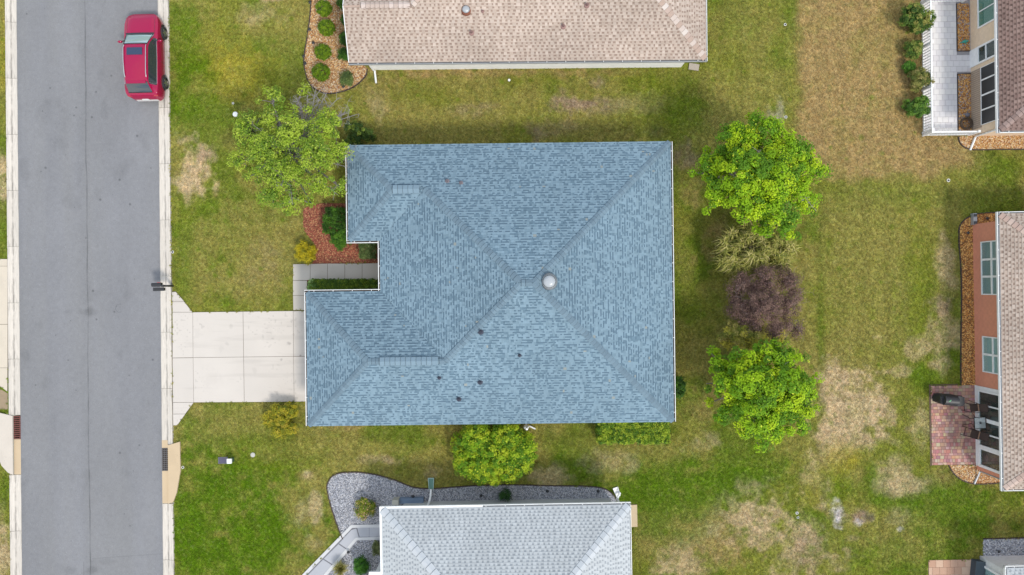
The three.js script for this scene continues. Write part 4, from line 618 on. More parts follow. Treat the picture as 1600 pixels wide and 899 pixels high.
{
  const TH = 0.0163, h = sideHouse('house with terracotta walls and pinkish brown shingle roof', TH, 24.8, -3.32, 10.62, styles.tan, 104, terracotta, 25.14, -3.03, 10.3, [S(214, 190, 176), S(200, 172, 158)], S(205, 180, 165)), c = 25.14;
  opening(h, 'window', 'W', c, -2.04, 0.8, 0.7, 2.25, { cols: [1, 1, 1], rows: [1.05, 1], mullion: 0.11, back: M.blind });
  opening(h, 'window', 'W', c, 3.0, 4.92, 0.7, 2.25, { cols: [1, 1], rows: [1.05, 1], mullion: 0.11, back: M.blindPale });
  const zl = (py, y) => turned(-TH, 25, plan(0, py, y)[1])[1], za = zl(602, 0), zb = zl(654, 0.3), zc = zl(697, 0.3), zd = zl(729, 0.3);
  const kick = new Geo(); kick.box(c - 0.02, 0.14, (za + zd) / 2, 0.036, 0.28, zd - za); kick.box(c - 0.02, 1.3, za + 0.1, 0.036, 2.04, 0.2); mesh('kick_panel', kick, M.white, h);
  opening(h, 'sliding_door', 'W', c, za + 0.2, zb, 0.285, 2.3, { cols: [1, 1], mullion: 0.07, back: M.room, frame: 0.09, depth: 0.09 });
  opening(h, 'sliding_door', 'W', c, zb + 0.004, zc, 0.285, 2.3, { cols: [1, 1], mullion: 0.07, back: M.room, frame: 0.1, depth: 0.088 });
  opening(h, 'window', 'W', c, zc + 0.004, zd, 0.285, 2.3, { back: M.room, frame: 0.14, depth: 0.086 });
  const d = new Geo(), [dx, dz] = turned(-TH, ...plan(1524, 740)); d.tube([[24.75, EAVE - 0.1, 10.55], [c + 0.05, EAVE - 0.35, 10.36], [c + 0.05, 0.25, 10.36], [dx + 0.05, 0.1, dz + 0.2], [dx - 0.1, 0.07, dz + 0.55]], 0.05, 8); mesh('downspout', d, M.galv, h, 0.7);
  const [ux, uz] = plan(1521, 343); const ub = thing('spigot_box', 'grey hose spigot box at corner of terracotta wall', 'spigot box', [ux - 0.06, 0.02, uz], TH), ug = new Geo(); ug.box(0, 0.12, 0, 0.2, 0.24, 0.62); mesh('box', ug, M.galv, ub); const uc = new Geo(); uc.box(0, 0.25, -0.2, 0.16, 0.06, 0.14); uc.box(0, 0.25, 0.2, 0.16, 0.06, 0.14); mesh('cap', uc, M.dark, ub);
}
{
  const TH = 0.012, h = sideHouse('beige house with dark brown shingle roof behind white patio', TH, 24.84, -25, -7.68, styles.brown, 105, beige, 25.13, -24.6, -7.95, [S(170, 146, 138), S(150, 126, 118)], S(158, 132, 126)), c = 25.13;
  const zl = (py, y) => turned(-TH, 24.9, plan(0, py, y)[1])[1];
  opening(h, 'window', 'W', c, zl(0, 0.7) - 0.35, zl(45, 0.7), 0.68, 2.3, { cols: [1.2, 1], mullion: 0.05, back: M.greenBlind, frame: 0.07 });
  const dz0 = zl(80, 0), dz1 = zl(107, 0), kp = new Geo(); kp.box(c - 0.03, 0.32, (dz0 + dz1) / 2, 0.05, 0.6, dz1 - dz0 - 0.004); mesh('door_panel', kp, M.white, h);
  opening(h, 'door', 'W', c, dz0, dz1, 0.63, 2.3, { rows: [1, 1.6], mullion: 0.05, back: M.room, frame: 0.09, depth: 0.08 });
  const zs = [105, 126, 150, 173, 196].map((p) => zl(p, 0.85));
  for (let i = 0; i < 4; i++) opening(h, 'screen_window', 'W', c, zs[i] + (i ? 0.003 : 0.03), zs[i + 1], 0.85, 2.3, { frame: 0.03 + (i === 1 || i === 2 ? 0.012 : 0), depth: 0.05 + i * 0.002, back: M.screen, pane: mat([0.02, 0.022, 0.024], { roughness: 0.35 }), backName: 'mesh_screen' });
  const sd = new Geo(); for (let z = zs[0] + 0.06; z < zs[4] + 0.1; z += 0.11) sd.box(c - 0.013, 0.42, z, 0.02, 0.82, 0.085); mesh('siding', sd, mat(S(206, 186, 166), { map: TG }), h).userData = { kind: 'stuff' };
  const d = new Geo(), a = turned(-TH, ...plan(1522, 213)), b = turned(-TH, ...plan(1515, 235)); d.tube([[24.9, EAVE - 0.12, -7.62], [c + 0.12, EAVE - 0.4, -7.9], [c + 0.1, 0.3, -7.9], [a[0], 0.12, a[1] + 0.1], [b[0], 0.07, b[1]]], 0.055, 8); mesh('downspout', d, M.white, h, 0.7);
}
{
  const TH = 0.0175, h = thing('house', 'pale house corner with grey roof at the bottom right', 'house', [0, 0, 0], TH), wm = mat(S(206, 206, 204, 0.9), { map: TG, bumpMap: TS, bumpScale: 0.004 });
  const w = turned(-TH, ...plan(1531, 869)), e = turned(-TH, ...plan(1572, 886, EAVE)), [wx, wz] = w, [ex, ez] = [e[0] + 0.1, e[1] + 0.1], faces = [{ d: 'N', c: ez, L: [[0, ex], [6, ex + 6]], R: [[0, ex + 14], [6, ex + 13.9]], keep: (x, z) => z < 20 && x < 31 }, { d: 'W', c: ex, L: [[0, ez], [6, ez + 6]], R: [[0, ez + 12], [6, ez + 6]], keep: (x, z) => z < 20 && x < 31 }];
  const roof = part('roof', h); mesh('roof_deck', roofDeck(faces, null, S(190, 190, 190)), M.shingle, roof); shingles(roof, faces, styles.grey, 106); fascia(h, [[ex, ez], [ex + 14, ez], [ex + 14, ez + 12], [ex, ez + 12]]);
  gutter(h, [ex - 0.12, ez], [ex + 14, ez], [0, -1], 41, { inner: M.guard, w: 0.12 }); gutter(h, [ex, ez - 0.12], [ex, ez + 12], [-1, 0], 42, { inner: M.guard, w: 0.12 });
  walls(h, [[wx, wz], [wx + 12, wz], [wx + 12, wz + 12], [wx, wz + 12]], wm);
  opening(h, 'window', 'N', wz, wx + 0.55, wx + 2.6, 1.3, 2.3, { cols: [1, 1], back: M.room, frame: 0.05 }); opening(h, 'sliding_door', 'W', wx, wz + 0.35, wz + 2.8, 0.05, 2.25, { cols: [1, 1], back: M.blindPale, frame: 0.12, depth: 0.08 });
}

// ------------------------------------------------------------------ foliage
function leaf(g, r, x, y, z, s, nx, ny, nz, col, slim = 0.55) {
  let ax = r() - 0.5, ay = (r() - 0.5) * 0.7, az = r() - 0.5; const d = ax * nx + ay * ny + az * nz; ax -= d * nx; ay -= d * ny; az -= d * nz; const l = Math.hypot(ax, ay, az) || 1; ax /= l; ay /= l; az /= l;
  const bx = ny * az - nz * ay, by = nz * ax - nx * az, bz = nx * ay - ny * ax, w = s * slim, f = s * 0.14;
  const tip = [x + ax * s, y + ay * s - f, z + az * s], base = [x - ax * s, y - ay * s, z - az * s], m1 = [x + bx * w + nx * f, y + by * w + ny * f, z + bz * w + nz * f], m2 = [x - bx * w + nx * f, y - by * w + ny * f, z - bz * w + nz * f];
  g.tri(base, m1, tip, col).tri(base, tip, m2, col);
}
const unit = (r) => { let x, y, z, l; do { x = r() * 2 - 1; y = r() * 2 - 1; z = r() * 2 - 1; l = x * x + y * y + z * z; } while (l > 1 || l < 1e-4); l = Math.sqrt(l); return [x / l, y / l, z / l]; };
// clumps of leaves through a set of lobes [x, y, z, rx, ry]; returns clump centres for the twigs
function crown(g, r, lobes, o) {
  const cl = [], vol = lobes.map((l) => l[3] * l[3] * (o.even ? 1 : l[4]) * (l[5] ?? 1)), tot = vol.reduce((a, b) => a + b);
  for (let i = 0; i < lobes.length; i++) {
    const [cx, cy, cz, rx, ry] = lobes[i], n = Math.max(1, Math.round(o.clumps * vol[i] / tot));
    for (let k = 0; k < n; k++) {
      const u = unit(r), q = Math.pow(r(), o.shell ?? 0.4); if (u[1] < -0.3 && r() < 0.6) u[1] *= -1;
      let x = cx + u[0] * rx * q, y = Math.max(0.08, cy + u[1] * ry * q), z = cz + u[2] * rx * q; if (o.hedge) { const [a, b, d] = o.hedge, f = r(); x = (r() * 2 - 1) * a; z = (r() * 2 - 1) * d; y = f < 0.72 ? b - 0.04 - 0.1 * r() : 0.1 + r() * (b - 0.1); if (f >= 0.72) { if (r() < d / (a + d)) x = Math.sign(x) * a; else z = Math.sign(z) * d; } } cl.push([x, y, z]);
      const tone = r(), base = o.cols[Math.floor(tone * o.cols.length)], cr = o.cr * (0.7 + 0.6 * r());
      for (let j = 0; j < o.leaves; j++) {
        const v = unit(r), w = Math.cbrt(r()) * cr, b = 0.78 + 0.44 * r();
        let nx = v[0] * 0.7 + u[0] * 0.5 + (r() - 0.5) * 0.6, ny = v[1] * 0.5 + u[1] * 0.35 + (o.lift ?? 0.75), nz = v[2] * 0.7 + u[2] * 0.5 + (r() - 0.5) * 0.6; const l = Math.hypot(nx, ny, nz);
        const c = r() < (o.odd ?? 0.06) ? (o.oddCol || base) : base;
        leaf(g, r, x + v[0] * w, Math.max(0.03, y + v[1] * w * 0.75), z + v[2] * w, o.size * (0.7 + 0.6 * r()), nx / l, ny / l, nz / l, [c[0] * b, c[1] * b, c[2] * b], o.slim);
      }
    }
  }
  return cl;
}
function branches(g, r, base, lobes, clumps, o) {
  const bc = o.bark, n = o.stems;
  const forks = lobes.map((l) => [l[0], l[1] - l[4] * 0.35, l[2]]);
  const heart = [base[0] + (r() - 0.5) * 0.2, o.fork, base[2] + (r() - 0.5) * 0.2];
  if (!o.multi) g.tube([[base[0], -0.05, base[2]], [base[0] + 0.03, o.fork * 0.5, base[2]], heart], [o.r * 1.25, o.r, o.r * 0.85], 8, bc);
  for (const f of forks) {
    const s = o.multi ? [base[0] + (r() - 0.5) * 0.35, -0.03, base[2] + (r() - 0.5) * 0.35] : heart, m = [lerp(s[0], f[0], 0.45) + (r() - 0.5) * 0.3, lerp(s[1], f[1], 0.6), lerp(s[2], f[2], 0.45) + (r() - 0.5) * 0.3];
    g.tube([s, m, f], [o.r * 0.55, o.r * 0.38, o.r * 0.18], 6, bc);
  }
  clumps.forEach((c, i) => { if (i % (o.twigEvery || 2)) return; let bst = 0, bd = 1e9; forks.forEach((f, k) => { const d = (f[0] - c[0]) ** 2 + (f[1] - c[1]) ** 2 + (f[2] - c[2]) ** 2; if (d < bd) { bd = d; bst = k; } }); const f = forks[bst]; g.tube([f, [lerp(f[0], c[0], 0.5) + (r() - 0.5) * 0.12, lerp(f[1], c[1], 0.5) + 0.05, lerp(f[2], c[2], 0.5) + (r() - 0.5) * 0.12], c], [o.r * 0.14, o.r * 0.09, 0.006], 4, bc); });
}
function bareTwigs(g, r, from, tips, spread, col, r0 = 0.03) {
  for (const t of tips) {
    const m = [lerp(from[0], t[0], 0.5) + (r() - 0.5) * 0.2, lerp(from[1], t[1], 0.55), lerp(from[2], t[2], 0.5) + (r() - 0.5) * 0.2]; g.tube([from, m, t], [r0, r0 * 0.7, r0 * 0.28], 5, col);
    for (let k = 0; k < 16; k++) { const q = 0.3 + 0.7 * r(), s = q < 0.5 ? [lerp(from[0], m[0], q * 2), lerp(from[1], m[1], q * 2), lerp(from[2], m[2], q * 2)] : [lerp(m[0], t[0], q * 2 - 1), lerp(m[1], t[1], q * 2 - 1), lerp(m[2], t[2], q * 2 - 1)], u = unit(r), l = spread * (0.3 + r()); const e = [s[0] + u[0] * l, s[1] + Math.abs(u[1]) * l * 0.5, s[2] + u[2] * l]; g.tube([s, [lerp(s[0], e[0], 0.5) + (r() - 0.5) * 0.05, lerp(s[1], e[1], 0.6), lerp(s[2], e[2], 0.5)], e], [r0 * 0.3, r0 * 0.22, 0.004], 4, col); for (let j = 0; j < 3; j++) { const w = unit(r); g.tube([e, [e[0] + w[0] * l * 0.5, e[1] + Math.abs(w[1]) * 0.1, e[2] + w[2] * l * 0.5]], [0.006, 0.003], 3, col); } }
  }
}
const lobesAt = (list) => list.map(([px, py, rp, h, d]) => { const [x, z] = plan(px, py, h), k = (H - h) / F; return [x, h, z, rp * k * 1.1, rp * k * 0.85, d ?? 1]; });
const LEAFK = 0.99, LS = (r, g, b) => S(r, g, b, LEAFK);
function tree(name, label, basePx, list, o, extra) {
  const r = rng(o.seed), [bx, bz] = plan(...basePx), lobes = lobesAt(list), t = thing(name, label, o.cat || 'tree', [bx, 0, bz], 0, o.group);
  const L = lobes.map((l) => [l[0] - bx, l[1], l[2] - bz, l[3], l[4], l[5]]), cg = new Geo(), bg = new Geo();
  const cl = crown(cg, r, L, o); branches(bg, r, [0, 0, 0], L, cl, o); if (extra) extra(bg, cg, r, (px, py, h) => { const [x, z] = plan(px, py, h); return [x - bx, h, z - bz]; });
  mesh('trunk', bg, M.bark, t, 0.9); mesh('crown', cg, M.leaf, t); return t;
}
const GREYBARK = S(150, 142, 138), BARK = S(128, 112, 98);
tree('shade_tree', 'open crowned green tree with grey bare twigs beside the blue roof', [462, 240], [[425, 158, 20, 3.6, .6], [392, 202, 26, 3.2, .8], [415, 235, 28, 3.8], [455, 205, 28, 4.2, .8], [510, 195, 24, 4.3], [495, 240, 28, 4.5], [524, 236, 18, 4.3], [445, 272, 28, 3.8], [422, 302, 22, 3.2], [455, 312, 20, 3.2], [500, 288, 24, 3.8, .6], [528, 290, 12, 3.8, .7], [378, 250, 20, 2.6, .6], [400, 270, 18, 3.0, .7], [472, 138, 12, 3.4, .6], [430, 185, 20, 3.7, .5], [545, 172, 8, 3.5, .3], [470, 175, 16, 3.8, .35], [485, 318, 12, 3.0, .35], [545, 240, 6, 4.2, .3]],
  { seed: 201, clumps: 560, leaves: 46, cr: 0.24, size: 0.053, slim: 0.5, shell: 0.45, cols: [LS(140, 164, 44), LS(122, 150, 40), LS(154, 174, 56), LS(104, 134, 40)], odd: 0.1, oddCol: LS(172, 186, 76), bark: GREYBARK, stems: 6, r: 0.17, fork: 1.3, twigEvery: 1 },
  (bg, cg, r, at) => { bareTwigs(bg, r, at(476, 205, 2.9), [at(494, 136, 3.7), at(480, 148, 3.8), at(512, 142, 3.8), at(530, 152, 3.7), at(545, 176, 3.8), at(560, 178, 3.6), at(462, 150, 3.5), at(470, 160, 3.6), at(500, 155, 3.9)], 0.55, S(176, 170, 170), 0.036); bareTwigs(bg, r, at(455, 245, 3), [at(425, 160, 4.1), at(457, 320, 3.7), at(404, 265, 3.4), at(528, 305, 4.1), at(440, 290, 4.2), at(395, 195, 3.8), at(550, 238, 4.6), at(546, 262, 4.5)], 0.34, S(168, 162, 160), 0.03); });
const myrtle = { leaves: 74, cr: 0.27, size: 0.058, slim: 0.62, shell: 0.36, cols: [LS(144, 176, 16), LS(122, 160, 16), LS(164, 188, 22), LS(100, 142, 18), LS(134, 170, 16), LS(86, 126, 20)], odd: 0.02, oddCol: LS(184, 194, 56), bark: S(170, 160, 150), stems: 6, r: 0.13, fork: 0.8, twigEvery: 2, multi: true };
tree('crape_myrtle', 'broad bright green tree east of the blue roof, the northern one', [1160, 290], [[1190, 212, 30, 4.6], [1150, 222, 28, 4.2], [1225, 232, 30, 4.7], [1118, 258, 26, 3.8], [1165, 268, 36, 5.3], [1210, 274, 36, 5.4], [1253, 250, 26, 4.4], [1278, 262, 17, 4.0], [1128, 300, 26, 4.0], [1170, 314, 30, 4.8], [1214, 320, 30, 4.9], [1254, 298, 24, 4.4], [1230, 348, 20, 4.0], [1196, 350, 18, 3.6], [1262, 325, 15, 3.6], [1095, 268, 10, 3.3, .6], [1180, 186, 12, 3.8, .7], [1292, 264, 9, 3.8, .6], [1082, 268, 6, 3.1, .5], [1102, 234, 8, 3.3, .6], [1248, 220, 9, 3.8, .6], [1108, 325, 9, 3.2, .6], [1240, 368, 10, 3.2, .6], [1160, 196, 9, 3.5, .6]], { ...myrtle, seed: 202, clumps: 520, group: 'bright green trees along the back lawn' },
  (bg, cg, r, at) => { bareTwigs(bg, r, at(1215, 265, 3.6), [at(1176, 230, 5.4), at(1226, 248, 5.5), at(1262, 312, 4.8), at(1276, 330, 4.0), at(1290, 262, 4.2)], 0.2, S(206, 198, 196), 0.022); });
tree('crape_myrtle', 'broad bright green tree east of the blue roof, the southern one', [1160, 600], [[1128, 566, 20, 3.2], [1165, 570, 26, 3.8], [1205, 558, 24, 4.0], [1235, 568, 22, 4.0], [1140, 600, 28, 3.8], [1180, 605, 34, 4.6], [1225, 605, 34, 4.7], [1256, 610, 20, 4.0], [1150, 640, 24, 3.6], [1190, 645, 34, 4.4], [1235, 645, 30, 4.4], [1202, 676, 20, 3.6], [1165, 668, 14, 3.0], [1258, 664, 13, 3.4], [1215, 540, 12, 3.6, .8], [1105, 600, 9, 2.6, .6], [1275, 596, 8, 3.4, .6], [1112, 552, 8, 2.7, .6], [1272, 640, 9, 3.4, .6], [1125, 655, 9, 2.7, .6], [1185, 695, 9, 2.9, .6], [1252, 560, 9, 3.2, .6], [1110, 630, 8, 2.6, .5]], { ...myrtle, seed: 203, clumps: 470, group: 'bright green trees along the back lawn' },
  (bg, cg, r, at) => { bareTwigs(bg, r, at(1220, 600, 3.2), [at(1238, 592, 5), at(1250, 615, 4.5), at(1225, 570, 4.7)], 0.2, S(196, 188, 180), 0.02); });
// weeping olive shrub: arching strands
function strands(g, r, cx, cy, cz, n, len, cols, drop = 0.6) {
  for (let i = 0; i < n; i++) { const a = r() * 6.283, l = len * (0.5 + 0.7 * r()), s = [cx + (r() - 0.5) * 0.25, cy + (r() - 0.5) * 0.2, cz + (r() - 0.5) * 0.25], c = cols[Math.floor(r() * cols.length)], b = 0.75 + 0.5 * r(), dx = Math.cos(a), dz = Math.sin(a), cu = (r() - 0.5) * 0.5; let prev = null;
    for (let k = 0; k <= 5; k++) { const t = k / 5, q = [s[0] + dx * l * t - dz * cu * l * t * t, s[1] + 0.22 * Math.sin(t * 2.4) - drop * l * t * t, s[2] + dz * l * t + dx * cu * l * t * t], w = 0.022 * (1 - t * 0.8), p = [[q[0] - dz * w, q[1], q[2] + dx * w], [q[0] + dz * w, q[1], q[2] - dx * w]]; if (prev) g.quad(prev[0], prev[1], p[1], p[0], c.map((v) => v * b)); prev = p; } }
}
{
  const [bx, bz] = plan(1168, 392), t = thing('weeping_shrub', 'drooping olive yellow shrub between the bright tree and purple shrub', 'shrub', [bx, 0, bz]), r = rng(210), g = new Geo(), b = new Geo(), cols = [LS(172, 164, 92), LS(148, 146, 68), LS(190, 178, 118), LS(122, 126, 54), LS(158, 156, 74), LS(110, 118, 52)], low = [LS(96, 100, 42), LS(80, 86, 36)];  // inner leaves darker: shade behind the strands put into their colour
  const spots = []; while (spots.length < 58) { const q = r() * 6.283, m = Math.sqrt(r()); spots.push([1180 + Math.cos(q) * m * 58, 388 + Math.sin(q) * m * 46, 2.6 - m * 0.9 + (r() - 0.5) * 0.4]); }
  for (const [px, py, h] of spots) { const [x, z] = plan(px, py, h), X = x - bx, Z = z - bz, l = 0.3 + 0.2 * r(); strands(g, r, X, h, Z, 46, l * 1.25, cols, 0.9); crown(g, r, [[X, h - 0.45, Z, l, 0.25]], { clumps: 6, leaves: 22, cr: 0.17, size: 0.042, cols: low, shell: 0.5, slim: 0.35 }); b.tube([[(r() - 0.5) * 0.3, 0, (r() - 0.5) * 0.3], [X * 0.45, h * 0.6, Z * 0.45], [X, h, Z]], [0.035, 0.025, 0.01], 5, S(150, 138, 122)); }
  mesh('crown', g, M.leaf, t); mesh('stem', b, M.bark, t, 0.9);
}
{
  const [bx, bz] = plan(1185, 478), t = thing('purple_shrub', 'dark purple brown fine twigged shrub in the back lawn row', 'shrub', [bx, 0, bz]), r = rng(211), g = new Geo(), b = new Geo(), cols = [LS(116, 92, 84), LS(98, 76, 70), LS(138, 112, 100), LS(126, 102, 90), LS(88, 68, 64)];
  const L = lobesAt([[1160, 445, 21, 2.2], [1195, 438, 23, 2.6], [1230, 438, 20, 2.4], [1158, 482, 20, 2.2], [1195, 475, 28, 2.9], [1234, 475, 20, 2.5], [1175, 503, 21, 2.3], [1212, 510, 22, 2.4], [1242, 514, 14, 2.1], [1244, 458, 12, 2.2], [1150, 465, 12, 2.0]]).map((l) => [l[0] - bx, l[1], l[2] - bz, l[3], l[4]]);
  const cl = crown(g, r, L, { clumps: 620, leaves: 56, cr: 0.22, size: 0.036, slim: 0.5, shell: 0.42, cols, odd: 0.12, oddCol: LS(156, 122, 112), lift: 0.5 });
  branches(b, r, [0, 0, 0], L, cl, { bark: S(126, 104, 102), stems: 6, r: 0.05, fork: 0.5, multi: true, twigEvery: 1 }); bareTwigs(b, r, [0, 1.2, 0], L.map((l) => [l[0] * 1.12, l[1] + 0.55, l[2] * 1.12]), 0.5, S(156, 136, 132), 0.016); mesh('crown', g, M.leaf, t); mesh('stem', b, M.bark, t, 0.9);
}
{
  const [bx, bz] = plan(1165, 530), t = thing('twiggy_shrub', 'small yellow olive twiggy shrub below the purple shrub', 'shrub', [bx, 0, bz]), r = rng(212), g = new Geo(), b = new Geo(), cols = [LS(182, 172, 64), LS(150, 150, 58), LS(168, 156, 84), LS(118, 124, 50)];
  const L = lobesAt([[1146, 518, 14, 2.1], [1164, 526, 18, 2.3], [1188, 532, 18, 2.4], [1216, 530, 16, 2.5], [1136, 534, 12, 1.8]]).map((l) => [l[0] - bx, l[1], l[2] - bz, l[3], l[4]]);
  const cl = crown(g, r, L, { clumps: 210, leaves: 44, cr: 0.18, size: 0.046, slim: 0.5, cols, shell: 0.35 }); branches(b, r, [0, 0, 0], L, cl, { bark: S(140, 126, 112), stems: 5, r: 0.05, fork: 0.4, multi: true, twigEvery: 1 }); bareTwigs(b, r, [0.2, 0.8, 0], L.map((l) => [l[0], l[1] + 0.3, l[2]]), 0.3, S(150, 140, 132), 0.012); mesh('crown', g, M.leaf, t); mesh('stem', b, M.bark, t, 0.9);
}
// shrubs: [name, label, [px, py] of the middle, half width, half depth (survey units), height, colours, leaf size, clumps, seed, group]
function shrub(name, label, px, py, rx, rz, h, cols, o = {}) {
  const hm = h * 0.5, [x, z] = plan(px, py, hm), k = (H - hm) / F * (o.ball || o.box ? 1.04 : 1.14), r = rng(o.seed || Math.round(px * 7 + py)), t = thing(name, label, o.cat || 'shrub', [x, 0, z], 0, o.group), g = new Geo(), b = new Geo(), L = [], a = rx * k, c = rz * k, R = Math.min(a, c, h * 0.55);
  if (o.box) { const nx = Math.max(1, Math.round(a / R)), nz = Math.max(1, Math.round(c / R)); for (let i = 0; i < nx; i++) for (let j = 0; j < nz; j++) L.push([nx > 1 ? lerp(-a + R, a - R, i / (nx - 1)) : 0, h - R * 0.8, nz > 1 ? lerp(-c + R, c - R, j / (nz - 1)) : 0, R * 1.08, R * 0.85]); }
  else if (o.ball) L.push([0, h * 0.5, 0, a, h * 0.5]);
  else { const n = o.lobes || 6; L.push([0, h * 0.58, 0, R * 0.8, h * 0.4]); for (let i = 0; i < n; i++) { const q = i / n * 6.283 + r(); L.push([Math.cos(q) * a * 0.58, h * (0.42 + 0.2 * r()), Math.sin(q) * c * 0.58, Math.min(a, c) * 0.44, h * 0.36]); } }
  const cl = crown(g, r, L, { clumps: o.clumps || Math.round(26 + 120 * a * c), leaves: o.leaves || 38, cr: o.cr || 0.13, size: o.size || 0.042, slim: o.slim || 0.55, cols, shell: o.ball ? 0.14 : 0.3, odd: o.odd ?? 0.08, oddCol: o.oddCol, lift: o.lift ?? 0.7, even: true, hedge: o.box ? [a - 0.08, h - 0.05, c - 0.08] : null });
  branches(b, r, [0, 0, 0], L, cl, { bark: BARK, stems: 4, r: 0.035, fork: h * 0.3, multi: true, twigEvery: 6 });
  mesh('foliage', g, M.leaf, t); mesh('stem', b, M.bark, t, 0.9); return t;
}
const BOX = [LS(108, 136, 18), LS(92, 122, 18), LS(122, 148, 24), LS(78, 106, 18)], DEEPG = [LS(64, 104, 26), LS(52, 88, 24), LS(80, 120, 32), LS(44, 76, 24)], GOLD = [LS(184, 168, 26), LS(158, 146, 28), LS(196, 180, 40), LS(130, 128, 30)], LIME = [LS(124, 158, 24), LS(100, 140, 24), LS(152, 176, 34), LS(86, 124, 24), LS(164, 180, 38)], MIXG = [LS(96, 122, 44), LS(76, 102, 36), LS(128, 140, 62), LS(62, 90, 32), LS(146, 144, 72)];
const ball = { ball: true, size: 0.026, cr: 0.075, leaves: 26, cat: 'boxwood' };
[[506, 13, 11.5, 'second round clipped boxwood up the orange pebble bed from the car-side lawn, topmost visible'], [510, 43, 12, 'round clipped boxwood, second from the top of the pebble bed'], [504.5, 82, 12, 'round clipped boxwood, third from the top of the pebble bed'], [501, 113, 13, 'round clipped boxwood, lowest in the pebble bed near the tree']].forEach(([px, py, r, l], i) => shrub('boxwood', ['topmost round clipped boxwood in the orange pebble bed', l, l, l][i], px, py, r, r, 0.72, BOX, { ...ball, clumps: 210, seed: 300 + i, group: 'clipped boxwoods in the pebble bed' }));
[[537, 4, 9, 'small dark green shrub against the tan roof, topmost in view'], [541, 31, 8, 'small dark green shrub against the tan roof, second from top'], [540, 59, 9, 'small dark green shrub against the tan roof, third from top'], [539, 86, 10, 'small dark green shrub by the corner of the tan roof']].forEach(([px, py, r, l], i) => shrub('small_shrub', l, px, py, r, r + 1, 0.6, DEEPG, { clumps: 70, seed: 310 + i, group: 'dark shrubs along the tan house', size: 0.034 }));
shrub('small_shrub', 'grey green round shrub in the rounded pebble bed end', 541, 123, 9.5, 10.5, 0.6, [LS(96, 116, 60), LS(78, 98, 52), LS(112, 130, 70)], { clumps: 80, size: 0.03 });
shrub('evergreen_shrub', 'dark evergreen shrub at the north west corner of blue roof', 560, 210, 26, 18, 1.5, [LS(74, 98, 36), LS(58, 82, 30), LS(108, 126, 44)], { size: 0.05 });
shrub('gold_shrub', 'golden yellow shrub where the concrete walkway begins', 477, 395, 14.5, 18, 0.8, GOLD, { clumps: 130, size: 0.032 });
shrub('foundation_shrub', 'clipped green shrub in red mulch, the northern one', 524, 346, 17, 20, 1.0, DEEPG, { size: 0.036, clumps: 190, box: true, cr: 0.12 });
shrub('foundation_shrub', 'clipped green shrub in red mulch by the roof corner', 532, 374, 14, 16, 0.95, [LS(74, 116, 26), LS(60, 100, 24), LS(88, 130, 32)], { size: 0.036, clumps: 150, cr: 0.12 });
shrub('foundation_shrub', 'grey green shrub under the inner gutter corner beside walkway', 576, 391, 13, 13, 0.9, [LS(92, 112, 60), LS(76, 98, 48), LS(112, 126, 74)], { size: 0.034, clumps: 120, box: true, cr: 0.12 });
shrub('clipped_hedge', 'low green hedge between the walkway and blue garage roof', 540, 446, 52, 9, 0.75, [LS(92, 118, 30), LS(74, 102, 26), LS(112, 134, 36), LS(62, 92, 26)], { box: true, size: 0.034, clumps: 460, cr: 0.12, cat: 'hedge' });
shrub('leafy_shrub', 'pale green broad leaved shrub at west end of the walkway hedge', 491, 446, 12, 8, 0.7, [LS(120, 152, 84), LS(98, 134, 66), LS(142, 168, 104)], { size: 0.045, clumps: 60 });
shrub('gold_shrub', 'yellow bronze round shrub beside the driveway corner', 441, 656, 27, 26, 1.15, [LS(154, 150, 34), LS(126, 130, 34), LS(176, 164, 42), LS(106, 116, 32), LS(180, 164, 56)], { size: 0.032, clumps: 420, cr: 0.13 });
{
  const t = shrub('round_bush', 'large round yellow green bush on south side of blue roof', 771, 706, 68, 46, 1.9, LIME, { size: 0.046, clumps: 1000, leaves: 52, cr: 0.19, lobes: 13, odd: 0.05, oddCol: LS(196, 200, 60), cat: 'bush', seed: 330 });
}
shrub('clipped_hedge', 'clipped green hedge along south edge of the blue roof', 988, 672, 53, 18, 1.1, [LS(128, 152, 36), LS(98, 132, 30), LS(162, 180, 52), LS(72, 106, 28)], { box: true, size: 0.042, clumps: 640, cr: 0.14, cat: 'hedge' });
shrub('small_shrub', 'small dark shrub poking out at the east gutter', 1058, 605, 13, 17, 1.0, DEEPG, { size: 0.04, clumps: 90 });
shrub('flowering_shrub', 'round yellow green shrub with pale flowers in grey gravel', 569.5, 794, 15, 15, 0.75, [LS(128, 140, 42), LS(98, 118, 38), LS(160, 158, 60), LS(80, 104, 34)], { size: 0.04, clumps: 130, odd: 0.14, oddCol: LS(214, 170, 150) });
shrub('dwarf_conifer', 'small dark green conifer in gravel by the pale house', 790, 774, 9, 10, 0.7, [LS(50, 88, 40), LS(40, 74, 36), LS(66, 104, 48)], { size: 0.03, clumps: 60, slim: 0.3 });
shrub('dwarf_conifer', 'dark green conifer beside the grey walkway, nearest picture bottom', 564, 884, 12, 13, 1.0, [LS(58, 108, 26), LS(44, 88, 24), LS(74, 124, 32)], { size: 0.032, clumps: 110 });
shrub('small_shrub', 'olive shrub half under the white gutter by the walkway', 591, 856, 9, 12, 0.7, [LS(110, 118, 72), LS(88, 98, 56)], { size: 0.036, clumps: 60 });
